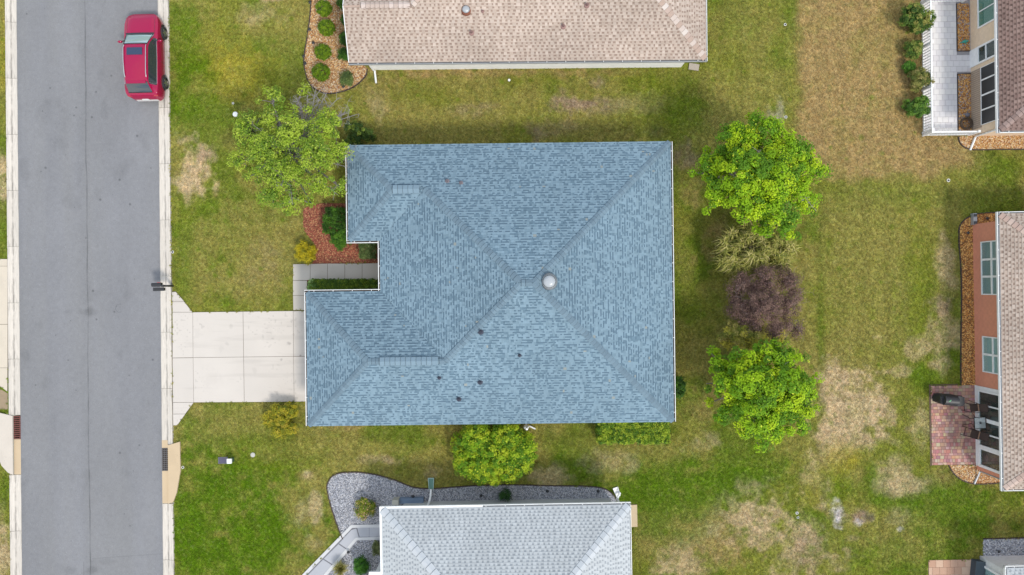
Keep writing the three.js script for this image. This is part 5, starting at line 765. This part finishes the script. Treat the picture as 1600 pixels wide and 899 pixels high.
{
  const [bx, bz] = plan(535, 884), t = thing('spiky_grass', 'olive spiky ornamental grass inside the grey walkway bend', 'grass clump', [bx, 0, bz]), r = rng(340), g = new Geo(); for (let i = 0; i < 260; i++) { const a = r() * 6.283, l = 0.25 + 0.3 * r(), hh = 0.3 + 0.35 * r(), c = [LS(150, 144, 76), LS(124, 126, 60), LS(176, 166, 104)][i % 3], w = 0.012, dx = Math.cos(a), dz = Math.sin(a), b = [dx * 0.05, 0.02, dz * 0.05], m = [dx * l * 0.55, hh, dz * l * 0.55], e = [dx * l, hh * 0.75, dz * l]; g.quad([b[0] - dz * w, b[1], b[2] + dx * w], [b[0] + dz * w, b[1], b[2] - dx * w], [m[0] + dz * w, m[1], m[2] - dx * w], [m[0] - dz * w, m[1], m[2] + dx * w], c).tri([m[0] - dz * w, m[1], m[2] + dx * w], [m[0] + dz * w, m[1], m[2] - dx * w], e, c); } mesh('blades', g, M.leaf, t);
}
shrub('fence_shrub', 'largest mottled green shrub by the white railing, topmost', 1432, 29, 25, 22, 1.3, MIXG, { size: 0.044, clumps: 260, cr: 0.14 });
shrub('fence_shrub', 'small green shrub by the white railing, second from top', 1427, 78, 14, 12, 0.9, MIXG, { size: 0.04, clumps: 110 });
shrub('fence_shrub', 'smallest bright green shrub west of the white railing', 1420, 104, 10, 7, 0.6, [LS(80, 124, 36), LS(64, 104, 30)], { size: 0.04, clumps: 45 });
shrub('fence_shrub', 'yellowish mottled shrub by the middle of the white railing', 1437, 124, 18, 16, 1.0, [LS(138, 136, 70), LS(104, 112, 50), LS(160, 150, 92), LS(82, 96, 40)], { size: 0.04, clumps: 170 });
shrub('fence_shrub', 'wide fresh green shrub by the south end of white railing', 1435, 167, 23, 14, 1.0, [LS(98, 134, 44), LS(78, 114, 38), LS(126, 154, 62), LS(64, 96, 34)], { size: 0.042, clumps: 190 });

// ------------------------------------------------------------------ the red car
{
  const c = thing('parked_car', 'red sport utility car parked against the right kerb', 'car', [-19.66, 0.012, -12.36], 0.022), paint = mat([0.28, 0.0015, 0.042], { roughness: 0.4, metalness: 0, specularIntensity: 0.2, clearcoat: 0.7, clearcoatRoughness: 0.04 }), glassM = mat([0.025, 0.035, 0.04], { roughness: 0.03, clearcoat: 1, clearcoatRoughness: 0.02 });
  const st = [[-2.29, .46, .58, .30, .60, .61], [-2.25, .66, .70, .46, .73, .745], [-2.14, .83, .79, .59, .83, .85], [-1.95, .94, .87, .69, .92, .95], [-1.6, 1, .93, .73, .99, 1.02], [-1.25, 1, .97, .74, 1.03, 1.06], [-1.04, 1, .99, .73, 1.06, 1.09], [-.7, 1, 1.0, .67, 1.31, 1.34], [-.36, 1, 1.02, .615, 1.54, 1.575], [-.1, 1, 1.03, .605, 1.605, 1.64], [.4, 1, 1.04, .60, 1.63, 1.665], [.9, 1, 1.05, .59, 1.62, 1.655], [1.4, 1, 1.06, .57, 1.575, 1.61], [1.6, .99, 1.07, .56, 1.54, 1.575], [1.85, .975, 1.07, .59, 1.34, 1.37], [2.06, .93, 1.05, .63, 1.12, 1.15], [2.18, .86, .97, .60, 1.02, 1.04], [2.27, .70, .72, .48, .75, .76]];
  const prof = ([z, k, yb, xr, yr, yc]) => { const s = Math.min(1, yb / 0.9); return [[.62 * k, .22, z], [.86 * k, .24, z], [.905 * k, .42 * s + 0.05, z], [.92 * k, .66 * s + 0.02, z], [.915 * k, (yb - .1), z], [.885 * k, yb, z], [Math.max(xr + 0.02, .845 * k), yb + .02, z], [xr + .045, Math.max(yb + .025, yr - .07), z], [xr, Math.max(yb + .03, yr), z], [xr * .62, Math.max(yb + .032, lerp(yr, yc, .75)), z], [0, Math.max(yb + 0.034, yc), z]]; };
  // the stations are refined with a spline so that the shell is smooth
  const fine = []; const N = st.length; const ids = [];
  for (let i = 0; i + 1 < N; i++) for (let q = 0; q < 3; q++) { const t = q / 3, a = st[Math.max(0, i - 1)], b = st[i], d = st[i + 1], e = st[Math.min(N - 1, i + 2)]; fine.push(b.map((_, k) => { if (k === 0) return lerp(b[0], d[0], t); const v = 0.5 * (2 * b[k] + (d[k] - a[k]) * t + (2 * a[k] - 5 * b[k] + 4 * d[k] - e[k]) * t * t + (3 * b[k] - a[k] - 3 * d[k] + e[k]) * t * t * t); return clamp(v, Math.min(b[k], d[k]) - 0.01, Math.max(b[k], d[k]) + 0.01); })); }
  fine.push(st[N - 1]); const P = fine.map(prof), J = P[0].length;
  const body = new Geo(), ws = new Geo(), rw = new Geo(), sw = [new Geo(), new Geo()], mir = (p, s) => [p[0] * s, p[1], p[2]];
  const kind = (i, j) => { const z = (fine[i][0] + fine[i + 1][0]) / 2; if (j >= 8 && z > -1.02 && z < -0.36) return 'ws'; if (j >= 8 && z > 1.62 && z < 2.05) return 'rw'; if (j === 6 && z > -0.8 && z < 1.72) return 'sw'; return 'b'; };
  for (let i = 0; i + 1 < P.length; i++) for (let j = 0; j + 1 < J; j++) for (const s of [1, -1]) { const k = kind(i, j), G = k === 'ws' ? ws : k === 'rw' ? rw : k === 'sw' ? sw[s > 0 ? 0 : 1] : body, q = [mir(P[i][j], s), mir(P[i + 1][j], s), mir(P[i + 1][j + 1], s), mir(P[i][j + 1], s)]; s > 0 ? G.quad(q[3], q[2], q[1], q[0]) : G.quad(...q); }
  for (const [i, o] of [[0, 1], [P.length - 1, -1]]) for (let j = 0; j + 1 < J; j++) body.quad(P[i][j], P[i][j + 1], mir(P[i][j + 1], -1), mir(P[i][j], -1));
  mesh('body', body, paint, c, 0.6); mesh('windshield', ws, mat([0.26, 0.36, 0.36], { roughness: 0.03, clearcoat: 1, clearcoatRoughness: 0.02, specularIntensity: 1 }), c, 0.6); mesh('rear_window', rw, glassM, c, 0.6); for (const g of sw) mesh('side_window', g, glassM, c, 0.6);
  const sr = new Geo(); sr.slab([[-0.40, -0.14], [0.40, -0.14], [0.41, 0.24], [-0.41, 0.24]].map(([x, z]) => [x, z]), 1.645, 1.676); mesh('sunroof', sr, mat([0.012, 0.02, 0.05], { roughness: 0.08, clearcoat: 1 }), c);
  for (const s of [-1, 1]) { const g = new Geo(); g.tube([[0.575 * s, 1.60, -0.3], [0.59 * s, 1.665, -0.15], [0.585 * s, 1.69, 0.5], [0.56 * s, 1.66, 1.2], [0.55 * s, 1.60, 1.38]], 0.022, 6); mesh('roof_rail', g, M.steel, c, 0.9); }
  { const sm = new Geo(); for (const q of [-1, 1]) sm.tube([[0.72 * q, 0.925, -1.98], [0.745 * q, 1.0, -1.6], [0.755 * q, 1.075, -1.15]], 0.006, 4); mesh('hood_seam', sm, M.dark, c); const ds = new Geo(); for (const q of [-1, 1]) for (const z of [-0.85, 0.32, 1.12]) ds.tube([[0.912 * q, 0.35, z], [0.926 * q, 0.66, z], [0.92 * q, 0.92, z]], 0.006, 4); mesh('door_seam', ds, M.dark, c); }
  { const cw = new Geo(); cw.quad([-0.78, 1.075, -1.12], [-0.72, 1.105, -1.02], [0, 1.13, -1.02], [0, 1.10, -1.12]); cw.quad([0, 1.10, -1.12], [0, 1.13, -1.02], [0.72, 1.105, -1.02], [0.78, 1.075, -1.12]); mesh('cowl', cw, M.black, c); const hd = new Geo(); hd.tube([[-0.6, 1.572, -0.37], [-0.36, 1.6, -0.375], [0, 1.608, -0.38], [0.36, 1.6, -0.375], [0.6, 1.572, -0.37]], 0.022, 6); mesh('windshield_trim', hd, M.black, c, 0.8); const rb = new Geo(); rb.tube([[-0.62, 1.14, 2.06], [0, 1.17, 2.07], [0.62, 1.14, 2.06]], 0.018, 6); mesh('rear_window_trim', rb, M.black, c, 0.8); }
  for (const s of [-1, 1]) { const g = new Geo(); g.tube([[0.70 * s, 1.12, -1.0], [0.655 * s, 1.35, -0.68], [0.61 * s, 1.57, -0.36]], 0.016, 6); mesh('pillar_trim', g, M.black, c, 0.8); const h = new Geo(); h.tube([[0.84 * s, 1.045, -0.8], [0.86 * s, 1.06, 0.3], [0.84 * s, 1.085, 1.6], [0.63 * s, 1.5, 1.66]], 0.013, 6); mesh('window_trim', h, M.steel, c, 0.8); }
  for (const s of [-1, 1]) { const g = new Geo(); g.tube([[0.86 * s, 1.05, -0.72], [0.98 * s, 1.08, -0.68]], 0.035, 6); const m = part('side_mirror', c); mesh('mirror_arm', g, M.black, m); const e = new THREE.SphereGeometry(0.11, 14, 10); e.scale(1.15, 0.75, 0.6); e.translate(1.05 * s, 1.1, -0.66); mesh('mirror_shell', e, paint, m); }
  for (const s of [-1, 1]) { const e = new THREE.SphereGeometry(0.14, 14, 10); e.scale(1.0, 0.5, 1.2); e.translate(0.6 * s, 0.72, -2.02); mesh('headlight', e, mat([0.7, 0.72, 0.74], { roughness: 0.08, clearcoat: 1 }), c); const f = new THREE.SphereGeometry(0.13, 12, 8); f.scale(1.3, 0.6, 0.55); f.translate(0.66 * s, 0.93, 2.15); mesh('tail_light', f, mat([0.35, 0.01, 0.015], { roughness: 0.1, clearcoat: 1 }), c); }
  { const g = new Geo(); g.box(0, 0.52, -2.27, 1.0, 0.22, 0.06); mesh('grille', g, M.black, c); const b = new Geo(); b.box(0, 0.4, 2.26, 1.15, 0.2, 0.06); mesh('rear_bumper', b, mat([0.55, 0.54, 0.53], { roughness: 0.5 }), c); const p = new Geo(); p.box(0, 0.62, 2.29, 0.34, 0.17, 0.02); mesh('licence_plate', p, M.white, c); const sp = new Geo(); sp.box(0, 1.585, 1.63, 1.02, 0.03, 0.16); mesh('spoiler', sp, paint, c); const wip = new Geo(); wip.bar([-0.5, 1.12, -1.02], [0.05, 1.13, -1.03], 0.02, 0.015); wip.bar([0.05, 1.13, -1.03], [0.6, 1.11, -1.0], 0.02, 0.015); mesh('wiper', wip, M.black, c); }
  for (const s of [-1, 1]) for (const z of [-1.36, 1.34]) {
    const w = part('wheel', c); w.position.set(0.845 * s, 0.345, z);
    const ty = new THREE.LatheGeometry([[0.22, -0.115], [0.315, -0.115], [0.345, -0.07], [0.345, 0.07], [0.315, 0.115], [0.22, 0.115]].map(([a, b]) => new THREE.Vector2(a, b)), 28); ty.rotateZ(Math.PI / 2); mesh('tyre', ty, M.rubber, w);
    const rim = new THREE.CylinderGeometry(0.22, 0.22, 0.14, 24); rim.rotateZ(Math.PI / 2); mesh('rim_barrel', rim, M.dark, w);
    for (let k = 0; k < 5; k++) { const a = k / 5 * 6.283 + 0.3, g = new Geo(); g.bar([0.1 * s, Math.cos(a) * 0.03, Math.sin(a) * 0.03], [0.095 * s, Math.cos(a) * 0.215, Math.sin(a) * 0.215], 0.03, 0.07); mesh('spoke', g, M.steel, w); }
    const arch = new THREE.TorusGeometry(0.395, 0.035, 8, 20, Math.PI); arch.rotateY(Math.PI / 2); arch.scale(1.4, 1, 1); arch.translate(0.885 * s, 0.345, z); mesh('wheel_arch', arch, M.black, c);
  }
  for (const z of [0.35, 1.15]) { const g = new Geo(); for (const s of [-1, 1]) g.box(0.925 * s, 0.86, z, 0.025, 0.03, 0.17); mesh('door_handle', g, paint, c); }
}

// ------------------------------------------------------------------ white railing round the north-east patio
{
  const TH = 0.012, A = turned(-TH, ...plan(1442, 212)), B = turned(-TH, ...plan(1517, 211)), Z0 = turned(-TH, ...plan(1442, 4))[1], rail = (label, a, b, gap = 0.15) => {
    const mid = [(a[0] + b[0]) / 2, (a[1] + b[1]) / 2], w = turned(TH, ...mid), o = thing('railing', label, 'railing', [w[0], 0.03, w[1]], TH, 'white railings round the patio'), d = [b[0] - a[0], b[1] - a[1]], L = Math.hypot(...d), t = [d[0] / L, d[1] / L], at = (s, y) => [a[0] - mid[0] + t[0] * s, y, a[1] - mid[1] + t[1] * s];
    for (const [y, ww, hh, n] of [[0.82, 0.075, 0.05, 'top_rail'], [0.1, 0.05, 0.06, 'bottom_rail']]) { const g = new Geo(); g.bar(at(0, y), at(L, y), ww, hh); mesh(n, g, M.white, o); }
    const pg = new Geo(); pg.box(0, 0.46, 0, 0.04, 0.66, 0.04); const pb = pg.build(), n = Math.floor(L / gap); for (let k = 1; k < n; k++) { const m = mesh('picket', pb, M.white, o); m.position.set(at(k * L / n, 0)[0], 0, at(k * L / n, 0)[2]); }
    const qg = new Geo(); qg.box(0, 0.43, 0, 0.1, 0.9, 0.1); qg.box(0, 0.895, 0, 0.13, 0.03, 0.13); const qb = qg.build(), np = Math.max(1, Math.round(L / 2.4)); for (let k = 0; k <= np; k++) { const m = mesh('post', qb, M.white, o), p = at(k * L / np, 0); m.position.set(p[0], 0, p[2]); }
  };
  rail('long white picket railing on west edge of the pale paver patio', [A[0], A[1] - 0.14], [A[0], Z0 + 0.14]); rail('white picket railing closing the south end of the patio', [A[0], A[1]], [24.95, A[1] + 0.0]); rail('white picket railing across the patio at picture top', [A[0], Z0], [24.7, Z0]);
}

// ------------------------------------------------------------------ mailbox, utility covers, small yard things
{
  const [x, z] = plan(270, 447), m = thing('mailbox', 'black kerbside mailbox on a post beside the driveway', 'mailbox', [x, 0, z], 0.03);
  const p = new Geo(); p.box(0, 0.55, 0, 0.1, 1.1, 0.1); p.box(0, 1.12, 0, 0.13, 0.04, 0.13); mesh('post', p, M.black, m); const a = new Geo(); a.box(-0.18, 0.93, 0, 0.75, 0.07, 0.07); mesh('arm', a, M.black, m);
  const bx = new THREE.ExtrudeGeometry(new THREE.Shape([...Array(13)].map((_, i) => new THREE.Vector2(Math.cos(i / 12 * Math.PI) * 0.1, 0.1 + Math.sin(i / 12 * Math.PI) * 0.1)).concat([new THREE.Vector2(-0.1, 0), new THREE.Vector2(0.1, 0)])), { depth: 0.52, bevelEnabled: false }); bx.rotateY(Math.PI / 2); bx.translate(-0.58, 0.97, -0.07); mesh('box', bx, M.black, m);
  const nb = new Geo(); nb.box(-0.3, 0.86, 0.17, 0.56, 0.15, 0.16); nb.box(-0.3, 0.95, 0.17, 0.58, 0.03, 0.19); mesh('newspaper_box', nb, M.black, m); const fl = new Geo(); fl.box(-0.2, 1.12, -0.19, 0.16, 0.03, 0.015); fl.box(-0.13, 1.05, -0.185, 0.02, 0.14, 0.012); mesh('flag', fl, mat([0.4, 0.03, 0.03]), m);
}
{
  const [x, z] = plan(348.5, 719.5), m = thing('meter_box', 'dark rectangular water meter cover set in the front lawn', 'meter box', [x, 0, z], 0.03), g = new Geo(); g.box(0, 0.02, 0, 0.52, 0.05, 0.36); mesh('frame', g, mat(S(120, 120, 132), { map: TG }), m); const l = new Geo(); l.box(0, 0.035, 0, 0.44, 0.04, 0.28); mesh('lid', l, mat(S(96, 92, 116), { map: TG, roughness: 0.6 }), m);
  const [a, b] = plan(363, 718), q = thing('utility_pedestal', 'white capped green utility pedestal beside dark meter cover', 'pedestal', [a, 0, b], 0.03), g2 = new Geo(); g2.box(0, 0.18, 0, 0.2, 0.36, 0.2); mesh('post', g2, mat(S(70, 104, 70)), q); const g3 = new Geo(); g3.box(0, 0.40, 0, 0.25, 0.1, 0.25); mesh('cap', g3, M.white, q);
}
{
  const disc = (name, label, px, py, r, h, m, cat = 'cover', ring) => { const [x, z] = plan(px, py), o = thing(name, label, cat, [x, 0, z]), g = new THREE.LatheGeometry([[0.001, h], [r * 0.85, h], [r, h * 0.8], [r, -0.02]].map(([a, b]) => new THREE.Vector2(a, b)), 18); mesh('cap', g, m, o); if (ring) { const t = new THREE.TorusGeometry(r * 1.25, r * 0.32, 6, 18); t.rotateX(Math.PI / 2); t.translate(0, 0.015, 0); mesh('ring', t, M.white, o); } };
  const stone = mat(S(226, 222, 214), { map: TG });
  disc('valve_cover', 'round off-white cover in lawn right of white pedestal', 395, 711, 0.13, 0.04, stone); disc('cleanout_cap', 'white cleanout cap in lawn at left edge of the shade tree', 368, 179, 0.14, 0.09, M.white, 'cap'); disc('cleanout_cap', 'small white cap in lawn south of the white side wall', 795.5, 125.5, 0.07, 0.07, M.white, 'cap'); disc('stone', 'small pale stone above the cap by the shade tree', 364, 161.5, 0.07, 0.03, stone, 'stone');
  disc('sprinkler_head', 'sprinkler head in lawn at the edge of brown yard, upper', 1227, 38.5, 0.05, 0.03, M.dark, 'sprinkler', true); disc('sprinkler_head', 'sprinkler head in lawn just above the northern bright tree', 1228, 183, 0.05, 0.03, M.dark, 'sprinkler', true); disc('sprinkler_head', 'sprinkler head in lawn northwest of the terracotta house', 1482, 282, 0.06, 0.03, M.dark, 'sprinkler', true); disc('sprinkler_head', 'sprinkler head in grass by kerb above the mailbox', 269.5, 394, 0.05, 0.04, M.dark, 'sprinkler', true); disc('sprinkler_head', 'sprinkler head in lawn beside the tan storm drain', 285.5, 730.5, 0.05, 0.03, M.dark, 'sprinkler', true); disc('sprinkler_head', 'sprinkler head in the south lawn, upper of two', 1245.5, 802, 0.05, 0.03, M.dark, 'sprinkler', true); disc('sprinkler_head', 'sprinkler head in the south lawn, lower of two', 1247, 809, 0.045, 0.03, M.dark, 'sprinkler', true);
  const spot = (px, py, label) => { const [x, z] = plan(px, py), o = thing('path_light', label, 'path light', [x, 0, z], 0, 'low black path lights'), g = new Geo(); g.tube([[0, 0, 0], [0, 0.22, 0]], 0.018, 6); mesh('stake', g, M.black, o); const c = new THREE.ConeGeometry(0.085, 0.07, 12); c.translate(0, 0.25, 0); mesh('hood', c, M.black, o); };
  [[486, 6, 'topmost'], [485, 48, 'second'], [491, 69, 'third'], [476, 90, 'fourth'], [478.5, 101, 'fifth'], [538, 137, 'lowest']].forEach(([a, b, n]) => spot(a, b, `small black path light along the orange pebble bed, ${n} from the top`)); spot(752, 773, 'black path light in grey gravel left of the dwarf conifer'); spot(855, 766, 'black path light in grey gravel, middle one'); spot(934, 766, 'black path light at the east end of grey gravel'); spot(646, 774, 'black path light in grey gravel near the splash tray'); spot(545.5, 861, 'black path light inside the grey walkway bend'); spot(1509.5, 364.5, 'dark path light in pebbles beside the terracotta wall'); spot(1539, 342, 'dark path light in pebbles north of the terracotta wall'); spot(1557, 860, 'black path light in gravel at bottom right');
}
{
  const [x, z] = plan(791, 668, 0.9), t = thing('water_tank', 'dark grey round tank between blue roof and round bush', 'tank', [x, 0, z - 0.05]); mesh('shell', new THREE.LatheGeometry([[0.001, 1.2], [0.12, 1.19], [0.2, 1.13], [0.23, 1.02], [0.23, 0]].map(([a, b]) => new THREE.Vector2(a, b)), 24), mat(S(96, 88, 96), { roughness: 0.5 }), t); const g = new Geo(); g.tube([[0, 1.18, 0], [0, 1.3, 0], [0.1, 1.33, -0.2]], 0.03, 6); mesh('fitting', g, M.galv, t);
  const [a, b] = plan(822, 667, 0.5), d = thing('downspout', 'white downspout elbow below the blue roof by round bush', 'downspout', [a, 0, b]), k = new Geo(); k.box(0, 1.2, -0.25, 0.1, 2.4, 0.08); k.box(0, 0.5, 0.02, 0.24, 0.5, 0.1); mesh('box', k, M.white, d); const q = new Geo(); q.tube([[0.05, 0.7, 0.0], [0.2, 0.3, 0.02], [0.5, 0.08, 0.2]], 0.045, 6); mesh('elbow', q, M.white, d, 0.7);
}
// hose coil, ornament and stone in the north-east beds
{
  const [x, z] = plan(1508, 194), t = thing('hose_coil', 'coiled brown garden hose on amber pebbles by the railing', 'hose', [x, 0.05, z]), g = new Geo(), pts = [], r = rng(61); for (let i = 0; i < 130; i++) { const a = i / 20 * 6.283, q = 0.33 - 0.035 * ((i / 20) % 2.5) + (r() - 0.5) * 0.012; pts.push([Math.cos(a) * q + 0.02 * Math.sin(a * 0.37), 0.02 + i * 0.0011, Math.sin(a) * q]); } g.tube(pts, 0.022, 6); mesh('hose', g, mat(S(104, 84, 66), { roughness: 0.5 }), t, 0.8); const g2 = new Geo(); g2.tube([pts[129], [0.12, 0.2, 0.1], [-0.12, 0.14, 0.02]], [0.022, 0.022, 0.03], 6); mesh('hose_end', g2, mat(S(150, 120, 86)), t, 0.8);
  const [a, b] = plan(1511, 180), s = single('garden_stone', new THREE.DodecahedronGeometry(0.14, 1).scale(1, 0.6, 0.9), mat(S(146, 142, 150), { map: TG }), 'small grey stone beside the hose coil on amber pebbles', 'stone'); s.position.set(a, 0.06, b);
  const [c, d] = plan(1506, 66), o = thing('garden_ornament', 'small teal garden ornament lying on the upper amber pebble bed', 'ornament', [c, 0.03, d], 0.2), teal = mat(S(60, 178, 160), { roughness: 0.5 }); const e = new THREE.SphereGeometry(0.1, 16, 10); e.scale(1.4, 0.7, 0.8); e.translate(0, 0.06, 0); mesh('shell', e, teal, o); const f = new THREE.SphereGeometry(0.05, 12, 8); f.translate(0.16, 0.07, 0); mesh('head', f, teal, o); const w = new Geo(); w.bar([-0.1, 0.05, 0], [-0.22, 0.04, 0.02], 0.05, 0.04); w.bar([0.06, 0.03, -0.06], [0.1, 0.02, -0.13], 0.04, 0.03); w.bar([0.06, 0.03, 0.06], [0.1, 0.02, 0.13], 0.04, 0.03); mesh('flipper', w, teal, o);
}
// patio of the terracotta house: covered grill, high table and chairs
{
  const [x, z] = plan(1484, 625, 0.6), t = thing('barbecue_grill', 'black covered barbecue grill on the red paver patio', 'grill', [x, 0.04, z], -0.08), g = new Geo(), rings = [[0.04, 0.60, 0.26], [0.5, 0.62, 0.27], [0.80, 0.66, 0.29], [0.86, 0.62, 0.26]], outl = (w, d, y, k) => Array.from({ length: 28 }, (_, i) => { const a = i / 28 * 6.283, c = Math.cos(a), s = Math.sin(a), e = 0.45, r = 1 + 0.035 * Math.sin(i * 2.3 + y * 7); return [Math.sign(c) * Math.pow(Math.abs(c), e) * w * r, y, Math.sign(s) * Math.pow(Math.abs(s), e) * d * r]; });
  let prev = null; for (const [y, w, d] of rings) { const q = outl(w, d, y); if (prev) for (let i = 0; i < 28; i++) g.quad(prev[i], prev[(i + 1) % 28], q[(i + 1) % 28], q[i]); prev = q; } for (let i = 1; i < 27; i++) g.tri(prev[0], prev[i + 1], prev[i]); const cov = mat([0.028, 0.028, 0.032], { roughness: 0.5, map: TG }); mesh('cover', g, cov, t, 0.7);
  const h = new THREE.CylinderGeometry(0.3, 0.3, 0.72, 20, 1, false, 0, Math.PI); h.rotateZ(Math.PI / 2); h.scale(1, 0.9, 0.86); h.rotateY(0); h.translate(-0.16, 0.84, 0); mesh('hood', h, cov, t); const fo = new Geo(); fo.bar([0.22, 0.88, -0.24], [0.22, 0.95, 0.24], 0.09, 0.1); mesh('cover_fold', fo, mat([0.06, 0.06, 0.065], { roughness: 0.6 }), t); const lg = new Geo(); lg.bar([-0.38, 1.115, 0.0], [-0.33, 1.115, 0.05], 0.03, 0.01); lg.bar([-0.34, 1.115, 0.05], [-0.27, 1.115, -0.05], 0.03, 0.01); mesh('emblem', lg, mat(S(140, 214, 160)), t);
}
{
  const brown = mat(S(74, 56, 48), { roughness: 0.8 }), frame = mat(S(52, 42, 40), { roughness: 0.4, metalness: 0.5 }), tanm = mat(S(190, 150, 120), { roughness: 0.6 });
  const chair = (px, py, ry, label) => { const [x, z] = plan(px, py, 0.75), o = thing('patio_chair', label, 'chair', [x, 0.045, z], ry, 'high sling chairs on the red patio');
    const s = new Geo(); s.box(-0.08, 0.74, 0, 0.4, 0.03, 0.42); mesh('seat', s, brown, o); const b = new Geo(); b.quad([0.15, 0.8, -0.2], [0.15, 0.8, 0.2], [0.34, 1.2, 0.2], [0.34, 1.2, -0.2]); b.quad([0.165, 0.8, -0.2], [0.165, 0.8, 0.2], [0.355, 1.2, 0.2], [0.355, 1.2, -0.2]); mesh('backrest', b, brown, o); const a = new Geo(); a.bar([0.13, 0.78, -0.22], [0.13, 0.78, 0.22], 0.045, 0.03); mesh('back_rail', a, tanm, o);
    for (const [q, w] of [[-0.27, -0.21], [-0.27, 0.21], [0.13, -0.21], [0.13, 0.21]]) { const l = new Geo(); l.tube([[q * 1.15, 0, w * 1.1], [q, 0.74, w]], 0.014, 6); mesh('leg', l, frame, o); } for (const w of [-0.22, 0.22]) { const r = new Geo(); r.tube([[-0.26, 0.74, w], [-0.24, 0.96, w], [0.2, 0.96, w]], 0.014, 6); mesh('armrest', r, frame, o); } const st = new Geo(); st.bar([-0.3, 0.28, -0.22], [-0.3, 0.28, 0.22], 0.02, 0.02); mesh('footrest', st, frame, o); };
  chair(1524, 637, 0.12, 'high brown sling chair on red patio, nearer the grill'); chair(1525, 679, -0.25, 'high brown sling chair on red patio, south of glass table');
  const [x, z] = plan(1531, 661, 1.0), o = thing('patio_table', 'small square glass topped high table between brown chairs', 'table', [x, 0.045, z], 0.05), g = new Geo(); g.box(0, 0.995, 0, 0.58, 0.012, 0.58); mesh('table_top', g, mat([0.75, 0.8, 0.8], { transmission: 0.75, roughness: 0.25 }), o); const r = new Geo(); for (const s of [-1, 1]) { r.box(0.3 * s, 0.99, 0, 0.03, 0.03, 0.63); r.box(0, 0.99, 0.3 * s, 0.57, 0.03, 0.03); } mesh('rim', r, frame, o); for (const [a, b] of [[-1, -1], [1, -1], [1, 1], [-1, 1]]) { const l = new Geo(); l.tube([[a * 0.3, 0, b * 0.3], [a * 0.12, 0.5, b * 0.12], [a * 0.26, 0.97, b * 0.26]], 0.014, 6); mesh('leg', l, frame, o); } const cu = new Geo(); cu.box(0, 1.02, 0, 0.09, 0.04, 0.09); single('napkin_box', cu, M.dark, 'tiny dark box on the glass topped patio table', 'box').position.set(x, 0.04, z);
}
{
  const [x, z] = plan(1522, 892), m = thing('storage_bench', 'dark slate storage bench on the peach paver patio', 'bench', [x, 0.045, z], -0.1), g = new Geo(); g.box(0, 0.2, 0, 0.46, 0.4, 1.3); mesh('chest', g, mat(S(70, 80, 90), { roughness: 0.6 }), m); const l = new Geo(); l.box(0, 0.42, 0, 0.5, 0.045, 1.36); mesh('lid', l, mat(S(78, 90, 100), { roughness: 0.55 }), m);
}

// ------------------------------------------------------------------ grass blades over the lawn
{
  const [x0, z0, x1, z1] = [-32, -20, 32, 20], W_ = 1920, H_ = 1200, cv = document.createElement('canvas'); cv.width = W_; cv.height = H_; const cx = cv.getContext('2d'); cx.fillStyle = '#000'; cx.fillRect(0, 0, W_, H_); cx.fillStyle = '#fff';
  for (const p of noGrass) { cx.beginPath(); p.forEach(([x, z], i) => { const a = (x - x0) / (x1 - x0) * W_, b = (z - z0) / (z1 - z0) * H_; i ? cx.lineTo(a, b) : cx.moveTo(a, b); }); cx.closePath(); cx.fill(); }
  const off = cx.getImageData(0, 0, W_, H_).data, r = rng(77), at = [], n = 530000;
  for (let i = 0; i < n * 1.25; i++) { const x = lerp(x0, x1, r()), z = lerp(z0, z1, r()), o = (Math.floor((z - z0) / (z1 - z0) * H_) * W_ + Math.floor((x - x0) / (x1 - x0) * W_)) * 4; const hit = off[o] >= 128; if (!hit) at.push([x, z, 0.002]); else { const q = r() * 6.283, m = 0.05 * r(), a = x + Math.cos(q) * m, b = z + Math.sin(q) * m, p = (clamp(Math.floor((b - z0) / (z1 - z0) * H_), 0, H_ - 1) * W_ + clamp(Math.floor((a - x0) / (x1 - x0) * W_), 0, W_ - 1)) * 4; if (off[p] < 128) at.push([x, z, 0.06]); } }
  const g = new Geo(), b = rng(5); for (let k = 0; k < 6; k++) { const a = k / 6 * 6.283 + b(), l = 0.045 + 0.03 * b(), h = 0.018 + 0.03 * b(), w = 0.011, dx = Math.cos(a), dz = Math.sin(a), s = 0.008; g.tri([dx * s - dz * w, 0.0, dz * s + dx * w], [dx * s + dz * w, 0.0, dz * s - dx * w], [dx * l, h, dz * l]); }
  const im = new THREE.InstancedMesh(g.build(), mat([1, 1, 1], { roughness: 0.85, specularIntensity: 0.25 }), at.length), o = new THREE.Object3D(), c = new THREE.Color();
  im.name = 'grass'; im.userData = { kind: 'stuff', label: 'short mown grass of the lawns around the houses', category: 'grass' }; im.receiveShadow = true; im.castShadow = true;
  at.forEach(([x, z, y], i) => { const q = lawnAt(x, z), s = 0.7 + 0.7 * r(), v = 0.62 + 0.8 * r(), hue = (r() - 0.5) * 0.22; o.position.set(x, y, z); o.rotation.set(0, r() * 6.283, 0); o.scale.set(s, s * (0.7 + 0.6 * r()), s); o.updateMatrix(); im.setMatrixAt(i, o.matrix); im.setColorAt(i, c.setRGB(q[0] * v * (1 + hue), q[1] * v, q[2] * v * (1 - hue))); });
  scene.add(im); console.log('grass tufts', at.length);
}
renderer.render(scene, camera);
